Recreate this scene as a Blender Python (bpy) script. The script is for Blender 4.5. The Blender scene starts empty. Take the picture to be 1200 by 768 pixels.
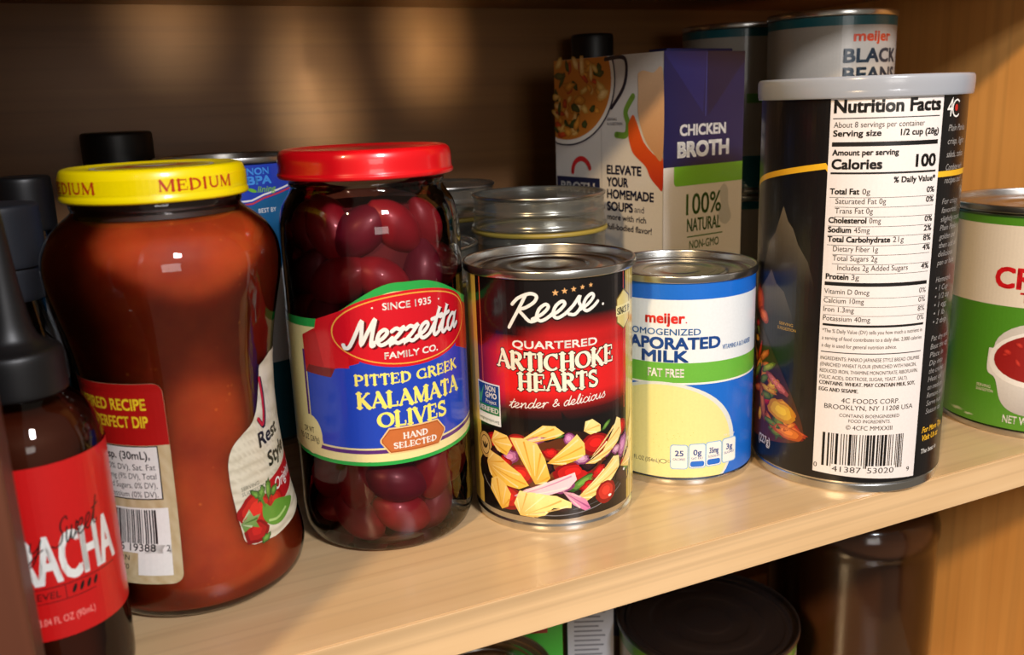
import bpy, bmesh, math, random
from mathutils import Vector, Matrix
random.seed(7)
PI = math.pi
SC = bpy.context.scene
COL = SC.collection
MM = 0.001

# ------------------------------------------------------------------ helpers
def lin(c):
    c = c / 255.0
    return c / 12.92 if c <= 0.04045 else ((c + 0.055) / 1.055) ** 2.4
def rgb(r, g, b):
    return (lin(r), lin(g), lin(b), 1.0)
def mixc(a, b, t):
    t = max(0.0, min(1.0, t))
    return tuple(a[i] * (1 - t) + b[i] * t for i in range(4))

def new_mat(name):
    m = bpy.data.materials.new(name); m.use_nodes = True
    nt = m.node_tree
    return m, nt, nt.nodes['Principled BSDF'], nt.nodes['Material Output']

def plain(name, col, rough=0.5, metal=0.0, coat=0.0, noise=0.08, nscale=60, bump=0.0, spec=0.5):
    m, nt, b, out = new_mat(name)
    tc = nt.nodes.new('ShaderNodeTexCoord'); n = nt.nodes.new('ShaderNodeTexNoise')
    n.inputs['Scale'].default_value = nscale; n.inputs['Detail'].default_value = 4
    nt.links.new(tc.outputs['Object'], n.inputs['Vector'])
    mx = nt.nodes.new('ShaderNodeMix'); mx.data_type = 'RGBA'
    mx.inputs[6].default_value = tuple(c * (1 - noise) for c in col[:3]) + (1,)
    mx.inputs[7].default_value = tuple(min(1, c * (1 + noise)) for c in col[:3]) + (1,)
    nt.links.new(n.outputs['Fac'], mx.inputs[0]); nt.links.new(mx.outputs[2], b.inputs['Base Color'])
    b.inputs['Roughness'].default_value = rough; b.inputs['Metallic'].default_value = metal
    b.inputs['Coat Weight'].default_value = coat; b.inputs['Specular IOR Level'].default_value = spec
    if bump:
        bp = nt.nodes.new('ShaderNodeBump'); bp.inputs['Strength'].default_value = bump
        bp.inputs['Distance'].default_value = 0.001
        nt.links.new(n.outputs['Fac'], bp.inputs['Height']); nt.links.new(bp.outputs['Normal'], b.inputs['Normal'])
    return m

def printed(name, rough=0.32, coat=0.25, gain=1.0):
    """ink on paper or plastic: the colours live in the mesh's colour attribute"""
    m, nt, b, out = new_mat(name)
    a = nt.nodes.new('ShaderNodeVertexColor'); a.layer_name = 'ink'
    tc = nt.nodes.new('ShaderNodeTexCoord'); n = nt.nodes.new('ShaderNodeTexNoise')
    n.inputs['Scale'].default_value = 900; nt.links.new(tc.outputs['Object'], n.inputs['Vector'])
    mr = nt.nodes.new('ShaderNodeMapRange'); mr.inputs[3].default_value = 0.93 * gain; mr.inputs[4].default_value = 1.03 * gain
    nt.links.new(n.outputs['Fac'], mr.inputs[0])
    vm = nt.nodes.new('ShaderNodeVectorMath'); vm.operation = 'SCALE'
    nt.links.new(a.outputs['Color'], vm.inputs[0]); nt.links.new(mr.outputs[0], vm.inputs['Scale'])
    nt.links.new(vm.outputs[0], b.inputs['Base Color'])
    b.inputs['Roughness'].default_value = rough; b.inputs['Coat Weight'].default_value = coat
    b.inputs['Coat Roughness'].default_value = 0.12
    return m

def glassy(name, tint=(0.93, 0.96, 0.95), edge=(0.35, 0.4, 0.4), rough=0.03, gloss=1.0, blend=0.22):
    """thin clear wall: tinted transparency under a fresnel reflection"""
    m, nt, b, out = new_mat(name); nt.nodes.remove(b)
    lw = nt.nodes.new('ShaderNodeLayerWeight'); lw.inputs['Blend'].default_value = 0.35
    mx = nt.nodes.new('ShaderNodeMix'); mx.data_type = 'RGBA'
    mx.inputs[6].default_value = tint + (1,); mx.inputs[7].default_value = edge + (1,)
    pw = nt.nodes.new('ShaderNodeMath'); pw.operation = 'POWER'; pw.inputs[1].default_value = 2.5
    nt.links.new(lw.outputs['Facing'], pw.inputs[0]); nt.links.new(pw.outputs[0], mx.inputs[0])
    tr = nt.nodes.new('ShaderNodeBsdfTransparent'); nt.links.new(mx.outputs[2], tr.inputs['Color'])
    gl = nt.nodes.new('ShaderNodeBsdfGlossy'); gl.inputs['Roughness'].default_value = rough
    gl.inputs['Color'].default_value = (gloss, gloss, gloss, 1)
    tc = nt.nodes.new('ShaderNodeTexCoord'); n = nt.nodes.new('ShaderNodeTexNoise'); n.inputs['Scale'].default_value = 55
    nt.links.new(tc.outputs['Object'], n.inputs['Vector'])
    bp = nt.nodes.new('ShaderNodeBump'); bp.inputs['Strength'].default_value = 0.12; bp.inputs['Distance'].default_value = 0.0015
    nt.links.new(n.outputs['Fac'], bp.inputs['Height']); nt.links.new(bp.outputs['Normal'], gl.inputs['Normal'])
    fr = nt.nodes.new('ShaderNodeFresnel'); fr.inputs['IOR'].default_value = 1.5
    ms = nt.nodes.new('ShaderNodeMixShader')
    nt.links.new(fr.outputs[0], ms.inputs[0]); nt.links.new(tr.outputs[0], ms.inputs[1]); nt.links.new(gl.outputs[0], ms.inputs[2])
    nt.links.new(ms.outputs[0], out.inputs['Surface'])
    return m

def tinted(name, tint):
    m, nt, b, out = new_mat(name); nt.nodes.remove(b)
    tr = nt.nodes.new('ShaderNodeBsdfTransparent'); tr.inputs['Color'].default_value = tint + (1,)
    nt.links.new(tr.outputs[0], out.inputs['Surface'])
    return m

def milky(name, col, trans=0.35, rough=0.3):
    m, nt, b, out = new_mat(name)
    b.inputs['Base Color'].default_value = col; b.inputs['Roughness'].default_value = rough
    b.inputs['Coat Weight'].default_value = 0.4; b.inputs['Coat Roughness'].default_value = 0.15
    tr = nt.nodes.new('ShaderNodeBsdfTransparent'); ms = nt.nodes.new('ShaderNodeMixShader')
    ms.inputs[0].default_value = trans
    nt.links.new(b.outputs[0], ms.inputs[1]); nt.links.new(tr.outputs[0], ms.inputs[2]); nt.links.new(ms.outputs[0], out.inputs['Surface'])
    return m

def wood(name, c1, c2, axis='X', rough=0.38, fine=1.0, coat=0.25, skew=0.0, lines=0.88):
    """maple melamine: long soft grain along one axis"""
    m, nt, b, out = new_mat(name)
    tc = nt.nodes.new('ShaderNodeTexCoord'); mp = nt.nodes.new('ShaderNodeMapping')
    s = {'X': (3, 60, 60), 'Y': (60, 3, 60), 'Z': (60, 60, 3)}[axis]
    mp.inputs['Scale'].default_value = tuple(v * fine for v in s)
    mp.inputs['Rotation'].default_value = (0, skew if axis == 'X' else 0, skew if axis == 'X' else 0)
    nt.links.new(tc.outputs['Object'], mp.inputs['Vector'])
    n = nt.nodes.new('ShaderNodeTexNoise'); n.inputs['Scale'].default_value = 1.0; n.inputs['Detail'].default_value = 5
    n.inputs['Distortion'].default_value = 0.6
    nt.links.new(mp.outputs[0], n.inputs['Vector'])
    n2 = nt.nodes.new('ShaderNodeTexNoise'); n2.inputs['Scale'].default_value = 9; n2.inputs['Detail'].default_value = 3
    nt.links.new(tc.outputs['Object'], n2.inputs['Vector'])
    ad = nt.nodes.new('ShaderNodeMath'); ad.operation = 'MULTIPLY_ADD'; ad.inputs[1].default_value = 0.45
    nt.links.new(n2.outputs['Fac'], ad.inputs[0]); nt.links.new(n.outputs['Fac'], ad.inputs[2])
    cr = nt.nodes.new('ShaderNodeValToRGB'); cr.color_ramp.elements[0].position = 0.45; cr.color_ramp.elements[1].position = 0.95
    cr.color_ramp.elements[0].color = c1; cr.color_ramp.elements[1].color = c2
    nt.links.new(ad.outputs[0], cr.inputs['Fac']); nt.links.new(cr.outputs['Color'], b.inputs['Base Color'])
    # thin darker growth lines
    mp2 = nt.nodes.new('ShaderNodeMapping'); s2 = {'X': (1.2, 190, 190), 'Y': (190, 1.2, 190), 'Z': (190, 190, 1.2)}[axis]
    mp2.inputs['Scale'].default_value = tuple(v * fine for v in s2); mp2.inputs['Rotation'].default_value = mp.inputs['Rotation'].default_value
    nt.links.new(tc.outputs['Object'], mp2.inputs['Vector'])
    n3 = nt.nodes.new('ShaderNodeTexNoise'); n3.inputs['Scale'].default_value = 1; n3.inputs['Detail'].default_value = 2
    nt.links.new(mp2.outputs[0], n3.inputs['Vector'])
    r3 = nt.nodes.new('ShaderNodeMapRange'); r3.inputs[1].default_value = 0.5; r3.inputs[2].default_value = 0.68
    r3.inputs[3].default_value = 1.0; r3.inputs[4].default_value = lines
    nt.links.new(n3.outputs['Fac'], r3.inputs[0])
    vm = nt.nodes.new('ShaderNodeVectorMath'); vm.operation = 'SCALE'
    nt.links.new(cr.outputs['Color'], vm.inputs[0]); nt.links.new(r3.outputs[0], vm.inputs['Scale'])
    nt.links.new(vm.outputs[0], b.inputs['Base Color'])
    b.inputs['Roughness'].default_value = rough; b.inputs['Coat Weight'].default_value = coat; b.inputs['Coat Roughness'].default_value = 0.25
    bp = nt.nodes.new('ShaderNodeBump'); bp.inputs['Strength'].default_value = 0.08; bp.inputs['Distance'].default_value = 0.0006
    nt.links.new(n3.outputs['Fac'], bp.inputs['Height']); nt.links.new(bp.outputs['Normal'], b.inputs['Normal'])
    return m

def thing(name, label, cat, x, y, z=0.0, rz=0.0, group=None):
    o = bpy.data.objects.new(name, None); COL.objects.link(o)
    o.empty_display_size = 0.02
    o.location = (x, y, z); o.rotation_euler = (0, 0, rz)
    o['label'] = label; o['category'] = cat
    if group: o['group'] = group
    return o
def faceout(x, y):           # heading that turns local -Y towards the open front where the viewer stands
    return math.atan2(-x, y)

def link_bm(name, bm, mats, parent=None, smooth=True):
    me = bpy.data.meshes.new(name); bm.to_mesh(me); bm.free()
    if not isinstance(mats, (list, tuple)): mats = [mats]
    for m in mats: me.materials.append(m)
    if smooth:
        for p in me.polygons: p.use_smooth = True
    o = bpy.data.objects.new(name, me); COL.objects.link(o)
    if parent is not None: o.parent = parent
    return o

def lathe(name, prof, mat, parent=None, seg=96, sharp=True, wob=0.0):
    """prof: [(r,z)...] in mm, revolved about Z"""
    bm = bmesh.new(); rings = []
    for (r, z) in prof:
        if r < 1e-6: rings.append([bm.verts.new((0, 0, z * MM))])
        else: rings.append([bm.verts.new((r * MM * math.cos(2*PI*i/seg), r * MM * math.sin(2*PI*i/seg), z * MM)) for i in range(seg)])
    for a, b in zip(rings[:-1], rings[1:]):
        for i in range(seg):
            j = (i + 1) % seg
            if len(a) == 1 and len(b) == 1: continue
            if len(a) == 1: bm.faces.new((a[0], b[j], b[i]))
            elif len(b) == 1: bm.faces.new((a[i], a[j], b[0]))
            else: bm.faces.new((a[i], a[j], b[j], b[i]))
    bmesh.ops.recalc_face_normals(bm, faces=bm.faces)
    if sharp:
        for e in bm.edges:
            if len(e.link_faces) == 2 and e.calc_face_angle(0) > math.radians(35): e.smooth = False
    return link_bm(name, bm, mat, parent)

def rounded(pts, n=4, k=0.3):
    """soften the corners of a profile polyline"""
    out = [pts[0]]
    for i in range(1, len(pts) - 1):
        p0, p, p1 = Vector(pts[i-1]), Vector(pts[i]), Vector(pts[i+1])
        a = p + (p0 - p) * k; b = p + (p1 - p) * k
        for t in range(n + 1):
            s = t / n
            out.append(tuple((a * (1-s) + p * s) * (1-s) + (p * (1-s) + b * s) * s))
    out.append(pts[-1]); return out

def box(name, x0, x1, y0, y1, z0, z1, mat, parent=None, bev=0.0006):
    bm = bmesh.new(); bmesh.ops.create_cube(bm, size=1)
    for v in bm.verts:
        v.co = Vector((x0 + (v.co.x + .5) * (x1 - x0), y0 + (v.co.y + .5) * (y1 - y0), z0 + (v.co.z + .5) * (z1 - z0)))
    if bev: bmesh.ops.bevel(bm, geom=list(bm.edges), offset=bev, segments=2, affect='EDGES', profile=0.5)
    return link_bm(name, bm, mat, parent, smooth=False)

# ------------------------------------------------------------------ lettering
_cache = {}
def sans(s):
    """triangles of a sans-serif string, unit size; returns (verts, faces, width)"""
    if s in _cache: return _cache[s]
    cu = bpy.data.curves.new('lettering', 'FONT'); cu.body = s; cu.resolution_u = 3; cu.fill_mode = 'FRONT'
    ob = bpy.data.objects.new('lettering', cu); COL.objects.link(ob)
    bpy.context.view_layer.update()
    me = ob.to_mesh()
    vs = [(v.co.x, v.co.y) for v in me.vertices]; fs = [tuple(p.vertices) for p in me.polygons]
    ob.to_mesh_clear(); bpy.data.objects.remove(ob); bpy.data.curves.remove(cu)
    if not vs: vs = [(0, 0)]
    _cache[s] = (vs, fs); return _cache[s]
_ch = sans('H'); CAPH = max(v[1] for v in _ch[0])

def arc(cx, cy, rx, ry, a0, a1, n=14):
    return [(cx + rx * math.cos(math.radians(a0 + (a1 - a0) * i / n)), cy + ry * math.sin(math.radians(a0 + (a1 - a0) * i / n))) for i in range(n + 1)]
TH, TN = 0.215, 0.07
# serif capitals, pen skeletons: (points, width or None, serif at start, serif at end)
SER = {
 'A': ([([(.1,0),(.44,1)],.08,1,0), ([(.42,1),(.8,0)],TH,0,1), ([(.2,.34),(.66,.34)],.06,0,0)], .9),
 'C': ([(arc(.46,.5,.38,.45,48,312),None,0,0), ([(.72,.98),(.72,.72)],.06,0,0)], .86),
 'D': ([([(.18,0),(.18,1)],TH,1,1), ([(.1,.96),(.36,.96)]+arc(.36,.5,.38,.46,90,-90)+[(.1,.04)],None,0,0)], .88),
 'E': ([([(.18,0),(.18,1)],TH,1,1), ([(.1,.965),(.64,.965),(.64,.76)],.065,0,0), ([(.2,.52),(.5,.52)],.06,0,0), ([(.5,.42),(.5,.62)],.05,0,0), ([(.1,.035),(.68,.035),(.68,.26)],.065,0,0)], .76),
 'G': ([(arc(.46,.5,.38,.45,48,320),None,0,0), ([(.72,.98),(.72,.74)],.06,0,0), ([(.76,.08),(.76,.42)],.17,0,1)], .92),
 'H': ([([(.18,0),(.18,1)],TH,1,1), ([(.72,0),(.72,1)],TH,1,1), ([(.2,.52),(.7,.52)],.07,0,0)], .92),
 'I': ([([(.2,0),(.2,1)],TH,1,1)], .42),
 'K': ([([(.18,0),(.18,1)],TH,1,1), ([(.22,.42),(.7,1)],.08,0,1), ([(.34,.56),(.76,0)],TH,0,1)], .88),
 'L': ([([(.18,0),(.18,1)],TH,1,1), ([(.1,.035),(.64,.035),(.64,.28)],.065,0,0)], .72),
 'M': ([([(.14,0),(.16,1)],.08,1,1), ([(.18,1),(.5,.08)],TH,0,0), ([(.5,.08),(.84,1)],.08,0,0), ([(.88,1),(.88,0)],TH,1,1)], 1.06),
 'N': ([([(.14,0),(.14,1)],.08,1,1), ([(.14,1),(.74,0)],TH,0,0), ([(.76,0),(.76,1)],.08,0,1)], .9),
 'O': ([(arc(.48,.5,.39,.45,0,360,24),None,0,0)], .96),
 'P': ([([(.18,0),(.18,1)],TH,1,1), ([(.1,.965),(.38,.965)]+arc(.38,.71,.27,.255,90,-90)+[(.2,.455)],None,0,0)], .76),
 'Q': ([(arc(.48,.5,.39,.45,0,360,24),None,0,0),([(.5,.15),(.85,-.15)],.12,0,0)], .96),
 'R': ([([(.18,0),(.18,1)],TH,1,1), ([(.1,.965),(.38,.965)]+arc(.38,.73,.26,.235,90,-90)+[(.2,.495)],None,0,0), ([(.4,.5),(.74,0)],TH,0,1)], .86),
 'S': ([(arc(.34,.74,.22,.22,55,210,9)+[(.3,.56),(.42,.46)]+arc(.36,.25,.24,.22,40,-140,9),.15,0,0), ([(.55,.98),(.55,.76)],.05,0,0), ([(.12,.02),(.12,.26)],.05,0,0)], .68),
 'T': ([([(.38,0),(.38,1)],TH,1,0), ([(.06,.74),(.06,.965),(.7,.965),(.7,.74)],.065,0,0)], .76),
 'U': ([([(.18,1),(.18,.35)]+arc(.45,.35,.27,.31,180,360)+[(.72,1)],.14,1,1)], .9),
 'V': ([([(.08,1),(.42,0)],TH,1,0), ([(.42,0),(.76,1)],.08,0,1)], .84),
 'W': ([([(.06,1),(.32,0)],TH,1,0),([(.32,0),(.56,1)],.08,0,0),([(.56,1),(.82,0)],TH,0,0),([(.82,0),(1.06,1)],.08,0,1)],1.12),
 'Y': ([([(.08,1),(.4,.46)],TH,1,0),([(.4,.46),(.72,1)],.08,0,1),([(.4,.46),(.4,0)],TH,0,1)],.8),
 ' ': ([], .42), '1': ([([(.2,0),(.2,1)],TH,1,0),([(.2,1),(.06,.8)],.07,0,0)],.42), '9': ([(arc(.3,.7,.22,.26,0,360),.12,0,0),([(.5,.7),(.48,.3),(.2,.02)],.12,0,0)],.64),
}
# joined handwriting: centre lines, x-height 1
SCR = {
 'e': ([[(-.1,.2),(.3,.42),(.52,.78),(.36,1),(.12,.78),(.08,.32),(.3,.02),(.6,.14),(.82,.4)]], .74),
 'z': ([[(.0,.82),(.2,.98),(.42,.88),(.62,.98),(.36,.5),(.02,.04),(.25,.1),(.45,.0),(.72,.16)]], .74),
 't': ([[(.0,.35),(.3,1.05),(.46,1.75),(.3,1.0),(.22,.3),(.34,0),(.62,.2)], [(.0,1.08),(.3,1.12),(.66,1.22)]], .58),
 'a': ([[(.66,.86),(.4,1),(.12,.66),(.1,.2),(.32,.0),(.58,.4),(.72,.95),(.64,.35),(.74,.02),(.96,.24)]], .9),
 's': ([[(-.1,.15),(.22,.6),(.42,1.05),(.46,.7),(.6,.36),(.4,.0),(.1,.1)]], .66),
 'n': ([[(.0,.8),(.12,.96),(.16,.5),(.1,.0),(.26,.6),(.5,.98),(.6,.7),(.56,.2),(.7,.0),(.88,.22)]], .86),
 'd': ([[(.6,.84),(.36,1),(.1,.6),(.1,.15),(.32,0),(.58,.5),(.78,1.8),(.64,.6),(.66,.05),(.88,.2)]], .86),
 'r': ([[(.0,.7),(.14,1.0),(.16,.6),(.1,.0),(.22,.6),(.4,.96),(.6,.9)]], .6),
 'l': ([[(.0,.25),(.3,1.1),(.34,1.8),(.18,1.5),(.12,.4),(.24,.0),(.48,.2)]], .44),
 'i': ([[(.0,.3),(.2,1),(.14,.3),(.24,0),(.44,.2)], [(.24,1.38),(.26,1.42)]], .42),
 'c': ([[(.6,.8),(.4,1),(.12,.65),(.12,.2),(.36,.0),(.68,.22)]], .66),
 'o': ([[(.4,1),(.12,.7),(.12,.22),(.34,0),(.58,.3),(.58,.78),(.4,1),(.56,.86),(.78,.94)]], .74),
 'u': ([[(.06,1),(.06,.3),(.26,.0),(.5,.4),(.6,1),(.56,.3),(.66,.0),(.84,.2)]], .82),
 'w': ([[(.06,1),(.08,.2),(.24,0),(.46,.5),(.5,.95),(.5,.25),(.66,.0),(.88,.4),(.92,1),(1.04,.86)]], 1.04),
 'y': ([[(.06,1),(.08,.4),(.3,.2),(.54,.6),(.62,1),(.5,0),(.3,-.7),(.05,-.7),(.3,-.2),(.8,.2)]], .8),
 '&': ([[(.9,.1),(.5,.7),(.3,1.2),(.48,1.5),(.62,1.2),(.3,.7),(.1,.3),(.34,0),(.66,.2),(.85,.6)]], 1.0),
 'M': ([[(-.35,.22),(-.22,.0),(.0,.1),(.22,.9),(.42,1.7),(.5,1.0),(.58,.2),(.8,.9),(1.08,1.75),(1.06,1.0),(1.08,.1),(1.22,.05)]], 1.28),
 'R': ([[(.52,1.75),(.34,1.0),(.02,-.15)], [(-.05,1.3),(.2,1.65),(.7,1.82),(1.05,1.6),(1.0,1.25),(.65,.98),(.36,.9),(.6,.55),(1.0,.08),(1.3,.1)]], 1.2),
 'S': ([[(-.2,.2),(.2,0),(.6,.2),(.66,.7),(.45,1.1),(.5,1.55),(.85,1.75),(1.0,1.5)]], .95),
 ' ': ([], .45), '.': ([[(.1,.0),(.14,.02)]], .25),
}
def catmull(p, n=6):
    if len(p) < 3: return list(p)
    out = []; q = [p[0]] + list(p) + [p[-1]]
    for i in range(1, len(q) - 2):
        a, b, c, d = q[i-1], q[i], q[i+1], q[i+2]
        for k in range(n):
            t = k / n
            out.append(tuple(0.5 * (2*b[j] + (c[j]-a[j])*t + (2*a[j]-5*b[j]+4*c[j]-d[j])*t*t + (3*b[j]-a[j]-3*c[j]+d[j])*t**3) for j in (0, 1)))
    out.append(q[-2]); return out

class Art:
    """flat artwork in millimetres (u to the right, v up) that is cut fine and wrapped on a surface"""
    def __init__(self): self.bm = bmesh.new(); self.cl = self.bm.faces.layers.int.new('c'); self.cols = []; self.vstep = None
    def cid(self, c): self.cols.append(c); return len(self.cols) - 1
    def tri(self, vs, fs, c, L):
        i = self.cid(c); bv = [self.bm.verts.new((x, y, L)) for x, y in vs]
        for f in fs:
            try: fc = self.bm.faces.new([bv[k] for k in f]); fc[self.cl] = i
            except ValueError: pass
    def poly(self, pts, c, L=1):
        from mathutils.geometry import tessellate_polygon
        t = tessellate_polygon([[Vector((x, y, 0)) for x, y in pts]])
        self.tri(pts, t, c, L)
    def rect(self, u0, v0, u1, v1, c, L=1): self.poly([(u0, v0), (u1, v0), (u1, v1), (u0, v1)], c, L)
    def rrect(self, u0, v0, u1, v1, r, c, L=1):
        p = arc(u1-r, v1-r, r, r, 0, 90, 5) + arc(u0+r, v1-r, r, r, 90, 180, 5) + arc(u0+r, v0+r, r, r, 180, 270, 5) + arc(u1-r, v0+r, r, r, 270, 360, 5)
        self.poly(p, c, L)
    def ell(self, cu, cv, ru, rv, c, L=1, rot=0, n=32, a0=0, a1=360):
        p = []
        for x, y in arc(0, 0, ru, rv, a0, a1, n)[:(-1 if a1 - a0 == 360 else None)]:
            cr, sr = math.cos(math.radians(rot)), math.sin(math.radians(rot)); p.append((cu + x*cr - y*sr, cv + x*sr + y*cr))
        self.poly(p, c, L)
    def line(self, pts, w, c, L=1, cap=True, pen=None, w1=None):
        """a stroked line; pen=(thick,thin) varies the width with direction"""
        vs, fs = [], []; N = len(pts)
        def wd(a, b, t):
            if pen:
                th = math.atan2(b[1]-a[1], b[0]-a[0]); return pen[1] + (pen[0]-pen[1]) * abs(math.sin(th - math.radians(12))) ** 1.4
            return w if w1 is None else w + (w1 - w) * t
        nrm = []; ww = []
        for i in range(N):
            a = pts[max(0, i-1)]; b = pts[min(N-1, i+1)]
            d = math.hypot(b[0]-a[0], b[1]-a[1]) or 1e-9
            nx, ny = -(b[1]-a[1]) / d, (b[0]-a[0]) / d
            k = 1.0
            if 0 < i < N-1:
                d1 = math.hypot(pts[i][0]-a[0], pts[i][1]-a[1]) or 1e-9
                n1 = (-(pts[i][1]-a[1]) / d1, (pts[i][0]-a[0]) / d1)
                k = 1 / max(0.5, nx*n1[0] + ny*n1[1])
            nrm.append((nx*k, ny*k)); ww.append(wd(a, b, i / max(1, N-1)) / 2)
        for p, n, h in zip(pts, nrm, ww):
            vs += [(p[0] + n[0]*h, p[1] + n[1]*h), (p[0] - n[0]*h, p[1] - n[1]*h)]
        for i in range(N-1): fs.append((2*i, 2*i+1, 2*i+3, 2*i+2))
        self.tri(vs, fs, c, L)
        if cap:
            for p, h in ((pts[0], ww[0]), (pts[-1], ww[-1])): self.ell(p[0], p[1], h, h, c, L, n=10)
    def _place(self, vs, u, v, sx, sy, rot, shear):
        cr, sr = math.cos(math.radians(rot)), math.sin(math.radians(rot)); o = []
        for x, y in vs:
            X = (x + shear * y * (sy / sx)) * sx; Y = y * sy; o.append((u + X*cr - Y*sr, v + X*sr + Y*cr))
        return o
    def text(self, s, u, v, h, c, L=3, w=None, bold=0.0, al='l', rot=0, shear=0.0):
        """sans serif: h = cap height in mm, w = total width in mm, bold = extra stroke in mm"""
        vs, fs = sans(s); x0 = min(p[0] for p in vs); x1 = max(p[0] for p in vs)
        sy = h / CAPH; sx = (w / (x1 - x0)) if w else sy
        W = (x1 - x0) * sx
        uo = u - x0 * sx - {'l': 0, 'c': W / 2, 'r': W}[al]
        base = self._place(vs, uo, v, sx, sy, rot, shear)
        if bold:
            b = bold * .62; offs = [(b, b), (-b, b), (b, -b), (-b, -b)] if h > 2.2 else [(b, 0), (-b, 0)]
            if h > 5: offs += [(b*1.2, 0), (-b*1.2, 0)]
        else: offs = [(0, 0)]
        for dx, dy in offs: self.tri([(x + dx, y + dy) for x, y in base], fs, c, L)
        return W
    def serif(self, s, u, v, h, w, c, L=3, al='l', extra=0.0, rise=0.0):
        """serif capitals from pen strokes; extra = outline swell in mm; rise lifts outer letters like an arched line"""
        adv = sum(SER[ch][1] for ch in s); sx = w / adv; x = u - {'l': 0, 'c': w/2, 'r': w}[al]; x00 = x
        for ch in s:
            st, a = SER[ch]; t = ((x + a*sx/2 - x00) / w) * 2 - 1; vv = v + rise * t * t
            kx = lambda p: (x + p[0] * sx, vv + p[1] * h)
            m = (sx + h) / 2 if sx < h else h
            m = min(sx, h)
            for pts, wd, s0, s1 in st:
                q = [kx(p) for p in pts]
                if wd is None: self.line(q, 0, c, L, cap=False, pen=(TH * m + 2*extra, TN * m + 2*extra))
                else: self.line(q, wd * m + 2*extra, c, L, cap=bool(extra))
                for f, p in ((s0, pts[0]), (s1, pts[-1])):
                    if f:
                        px, py = kx(p); hw = ((wd * .5 + .075) if wd else .17) * m + extra; sh = .05 * h
                        y0, y1 = (vv - extra, vv + sh + extra) if p[1] < .5 else (vv + h - sh - extra, vv + h + extra)
                        self.rect(px - hw, y0, px + hw, y1, c, L)
            x += a * sx
    def script(self, s, u, v, xh, w, c, L=3, wt=0.2, rot=0, shear=0.3, extra=0.0):
        adv = sum(SCR[ch][1] for ch in s); sx = w / adv; x = 0
        for ch in s:
            st, a = SCR[ch]
            for pts in st:
                q = [(x + px * sx, py * xh) for px, py in pts]
                q = self._place(q, u, v, 1, 1, rot, shear)
                self.line(catmull(q), wt * xh + 2*extra, c, L)
            x += a * sx
    def blob(self, cu, cv, ru, rv, cin, cout, L=4, rot=0, jit=0.12, n=18, off=(0.0, 0.2), seed=None):
        """soft-shaded organic patch: bright core fading to its rim"""
        rd = random.Random(seed if seed is not None else int(cu*131 + cv*977 + ru*37))
        cr, sr = math.cos(math.radians(rot)), math.sin(math.radians(rot))
        rad = [1 + rd.uniform(-jit, jit) for _ in range(n)]
        def P(k, f, i):
            a = 2*PI*i/n; x = (math.cos(a) * rad[i] * f + off[0]*(1-f)) * ru; y = (math.sin(a) * rad[i] * f + off[1]*(1-f)) * rv
            return (cu + x*cr - y*sr, cv + x*sr + y*cr)
        lv = [0.0, .4, .75, 1.0]
        for k in range(3):
            col = mixc(cin, cout, [0.05, .45, .95][k])
            if k == 0: self.poly([P(0, lv[1], i) for i in range(n)], cin, L + .012*k)
            else:
                vs = [P(k, lv[k], i) for i in range(n)] + [P(k, lv[k+1], i) for i in range(n)]
                self.tri(vs, [(i, (i+1) % n, n + (i+1) % n, n + i) for i in range(n)], col, L)
    def wedge(self, pts, col, dark, L=4, lines=5):
        """a leafy artichoke wedge: polygon with streaks from its tip to its far edge"""
        tip = pts[0]; n = len(pts); far = max(math.hypot(p[0]-tip[0], p[1]-tip[1]) for p in pts)
        low = min(p[1] for p in pts); hgt = max(p[1] for p in pts) - low + .01
        self.poly(pts, lambda u, v: mixc(mixc(dark, col, .5 + 1.1 * math.hypot(u-tip[0], v-tip[1]) / far), (1, .93, .6, 1), .25 * (v - low) / hgt), L)
        for k in range(lines):
            t = (k + .5) / lines; i = 1 + t * (n - 2); a = pts[int(i)]; b = pts[min(n-1, int(i)+1)]; f = i - int(i)
            e = (a[0]*(1-f) + b[0]*f, a[1]*(1-f) + b[1]*f)
            p0 = (tip[0]*.8 + e[0]*.2, tip[1]*.8 + e[1]*.2); p1 = (tip[0]*.06 + e[0]*.94, tip[1]*.06 + e[1]*.94)
            self.line([p0, p1], .2, mixc(col, dark, .55) if k % 2 else mixc(col, (1, 1, .75, 1), .4), L + .3, cap=False, w1=.8)
    def barcode(self, u0, v0, u1, v1, c, L=3, seed=3):
        rd = random.Random(seed); x = u0; un = (u1-u0) / 95.0
        while x < u1:
            k = rd.choice([1, 1, 2, 3]); g = rd.choice([1, 1, 2, 2, 3])
            self.rect(x, v0, min(u1, x + k*un), v1, c, L); x += (k + g) * un
    def build(self, name, mat, parent, R=None, off=0.05, step=2.0, plane=None, gap=0.045):
        bm = self.bm
        us = [v.co.x for v in bm.verts]; vs = [v.co.y for v in bm.verts]
        if R is not None:
            g = math.floor(min(us) / step) * step + step
            while g < max(us):
                bmesh.ops.bisect_plane(bm, geom=bm.verts[:] + bm.edges[:] + bm.faces[:], plane_co=(g, 0, 0), plane_no=(1, 0, 0), dist=1e-5); g += step
        if self.vstep:
            g = min(vs) + self.vstep
            while g < max(vs):
                bmesh.ops.bisect_plane(bm, geom=bm.verts[:] + bm.edges[:] + bm.faces[:], plane_co=(0, g, 0), plane_no=(0, 1, 0), dist=1e-5); g += self.vstep
        bm.faces.ensure_lookup_table()
        lc = bm.loops.layers.float_color.new('ink')
        for f in bm.faces:
            c = self.cols[f[self.cl]]
            for l in f.loops: l[lc] = c(l.vert.co.x, l.vert.co.y) if callable(c) else c
            if f.normal.z < 0: f.normal_flip()
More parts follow.
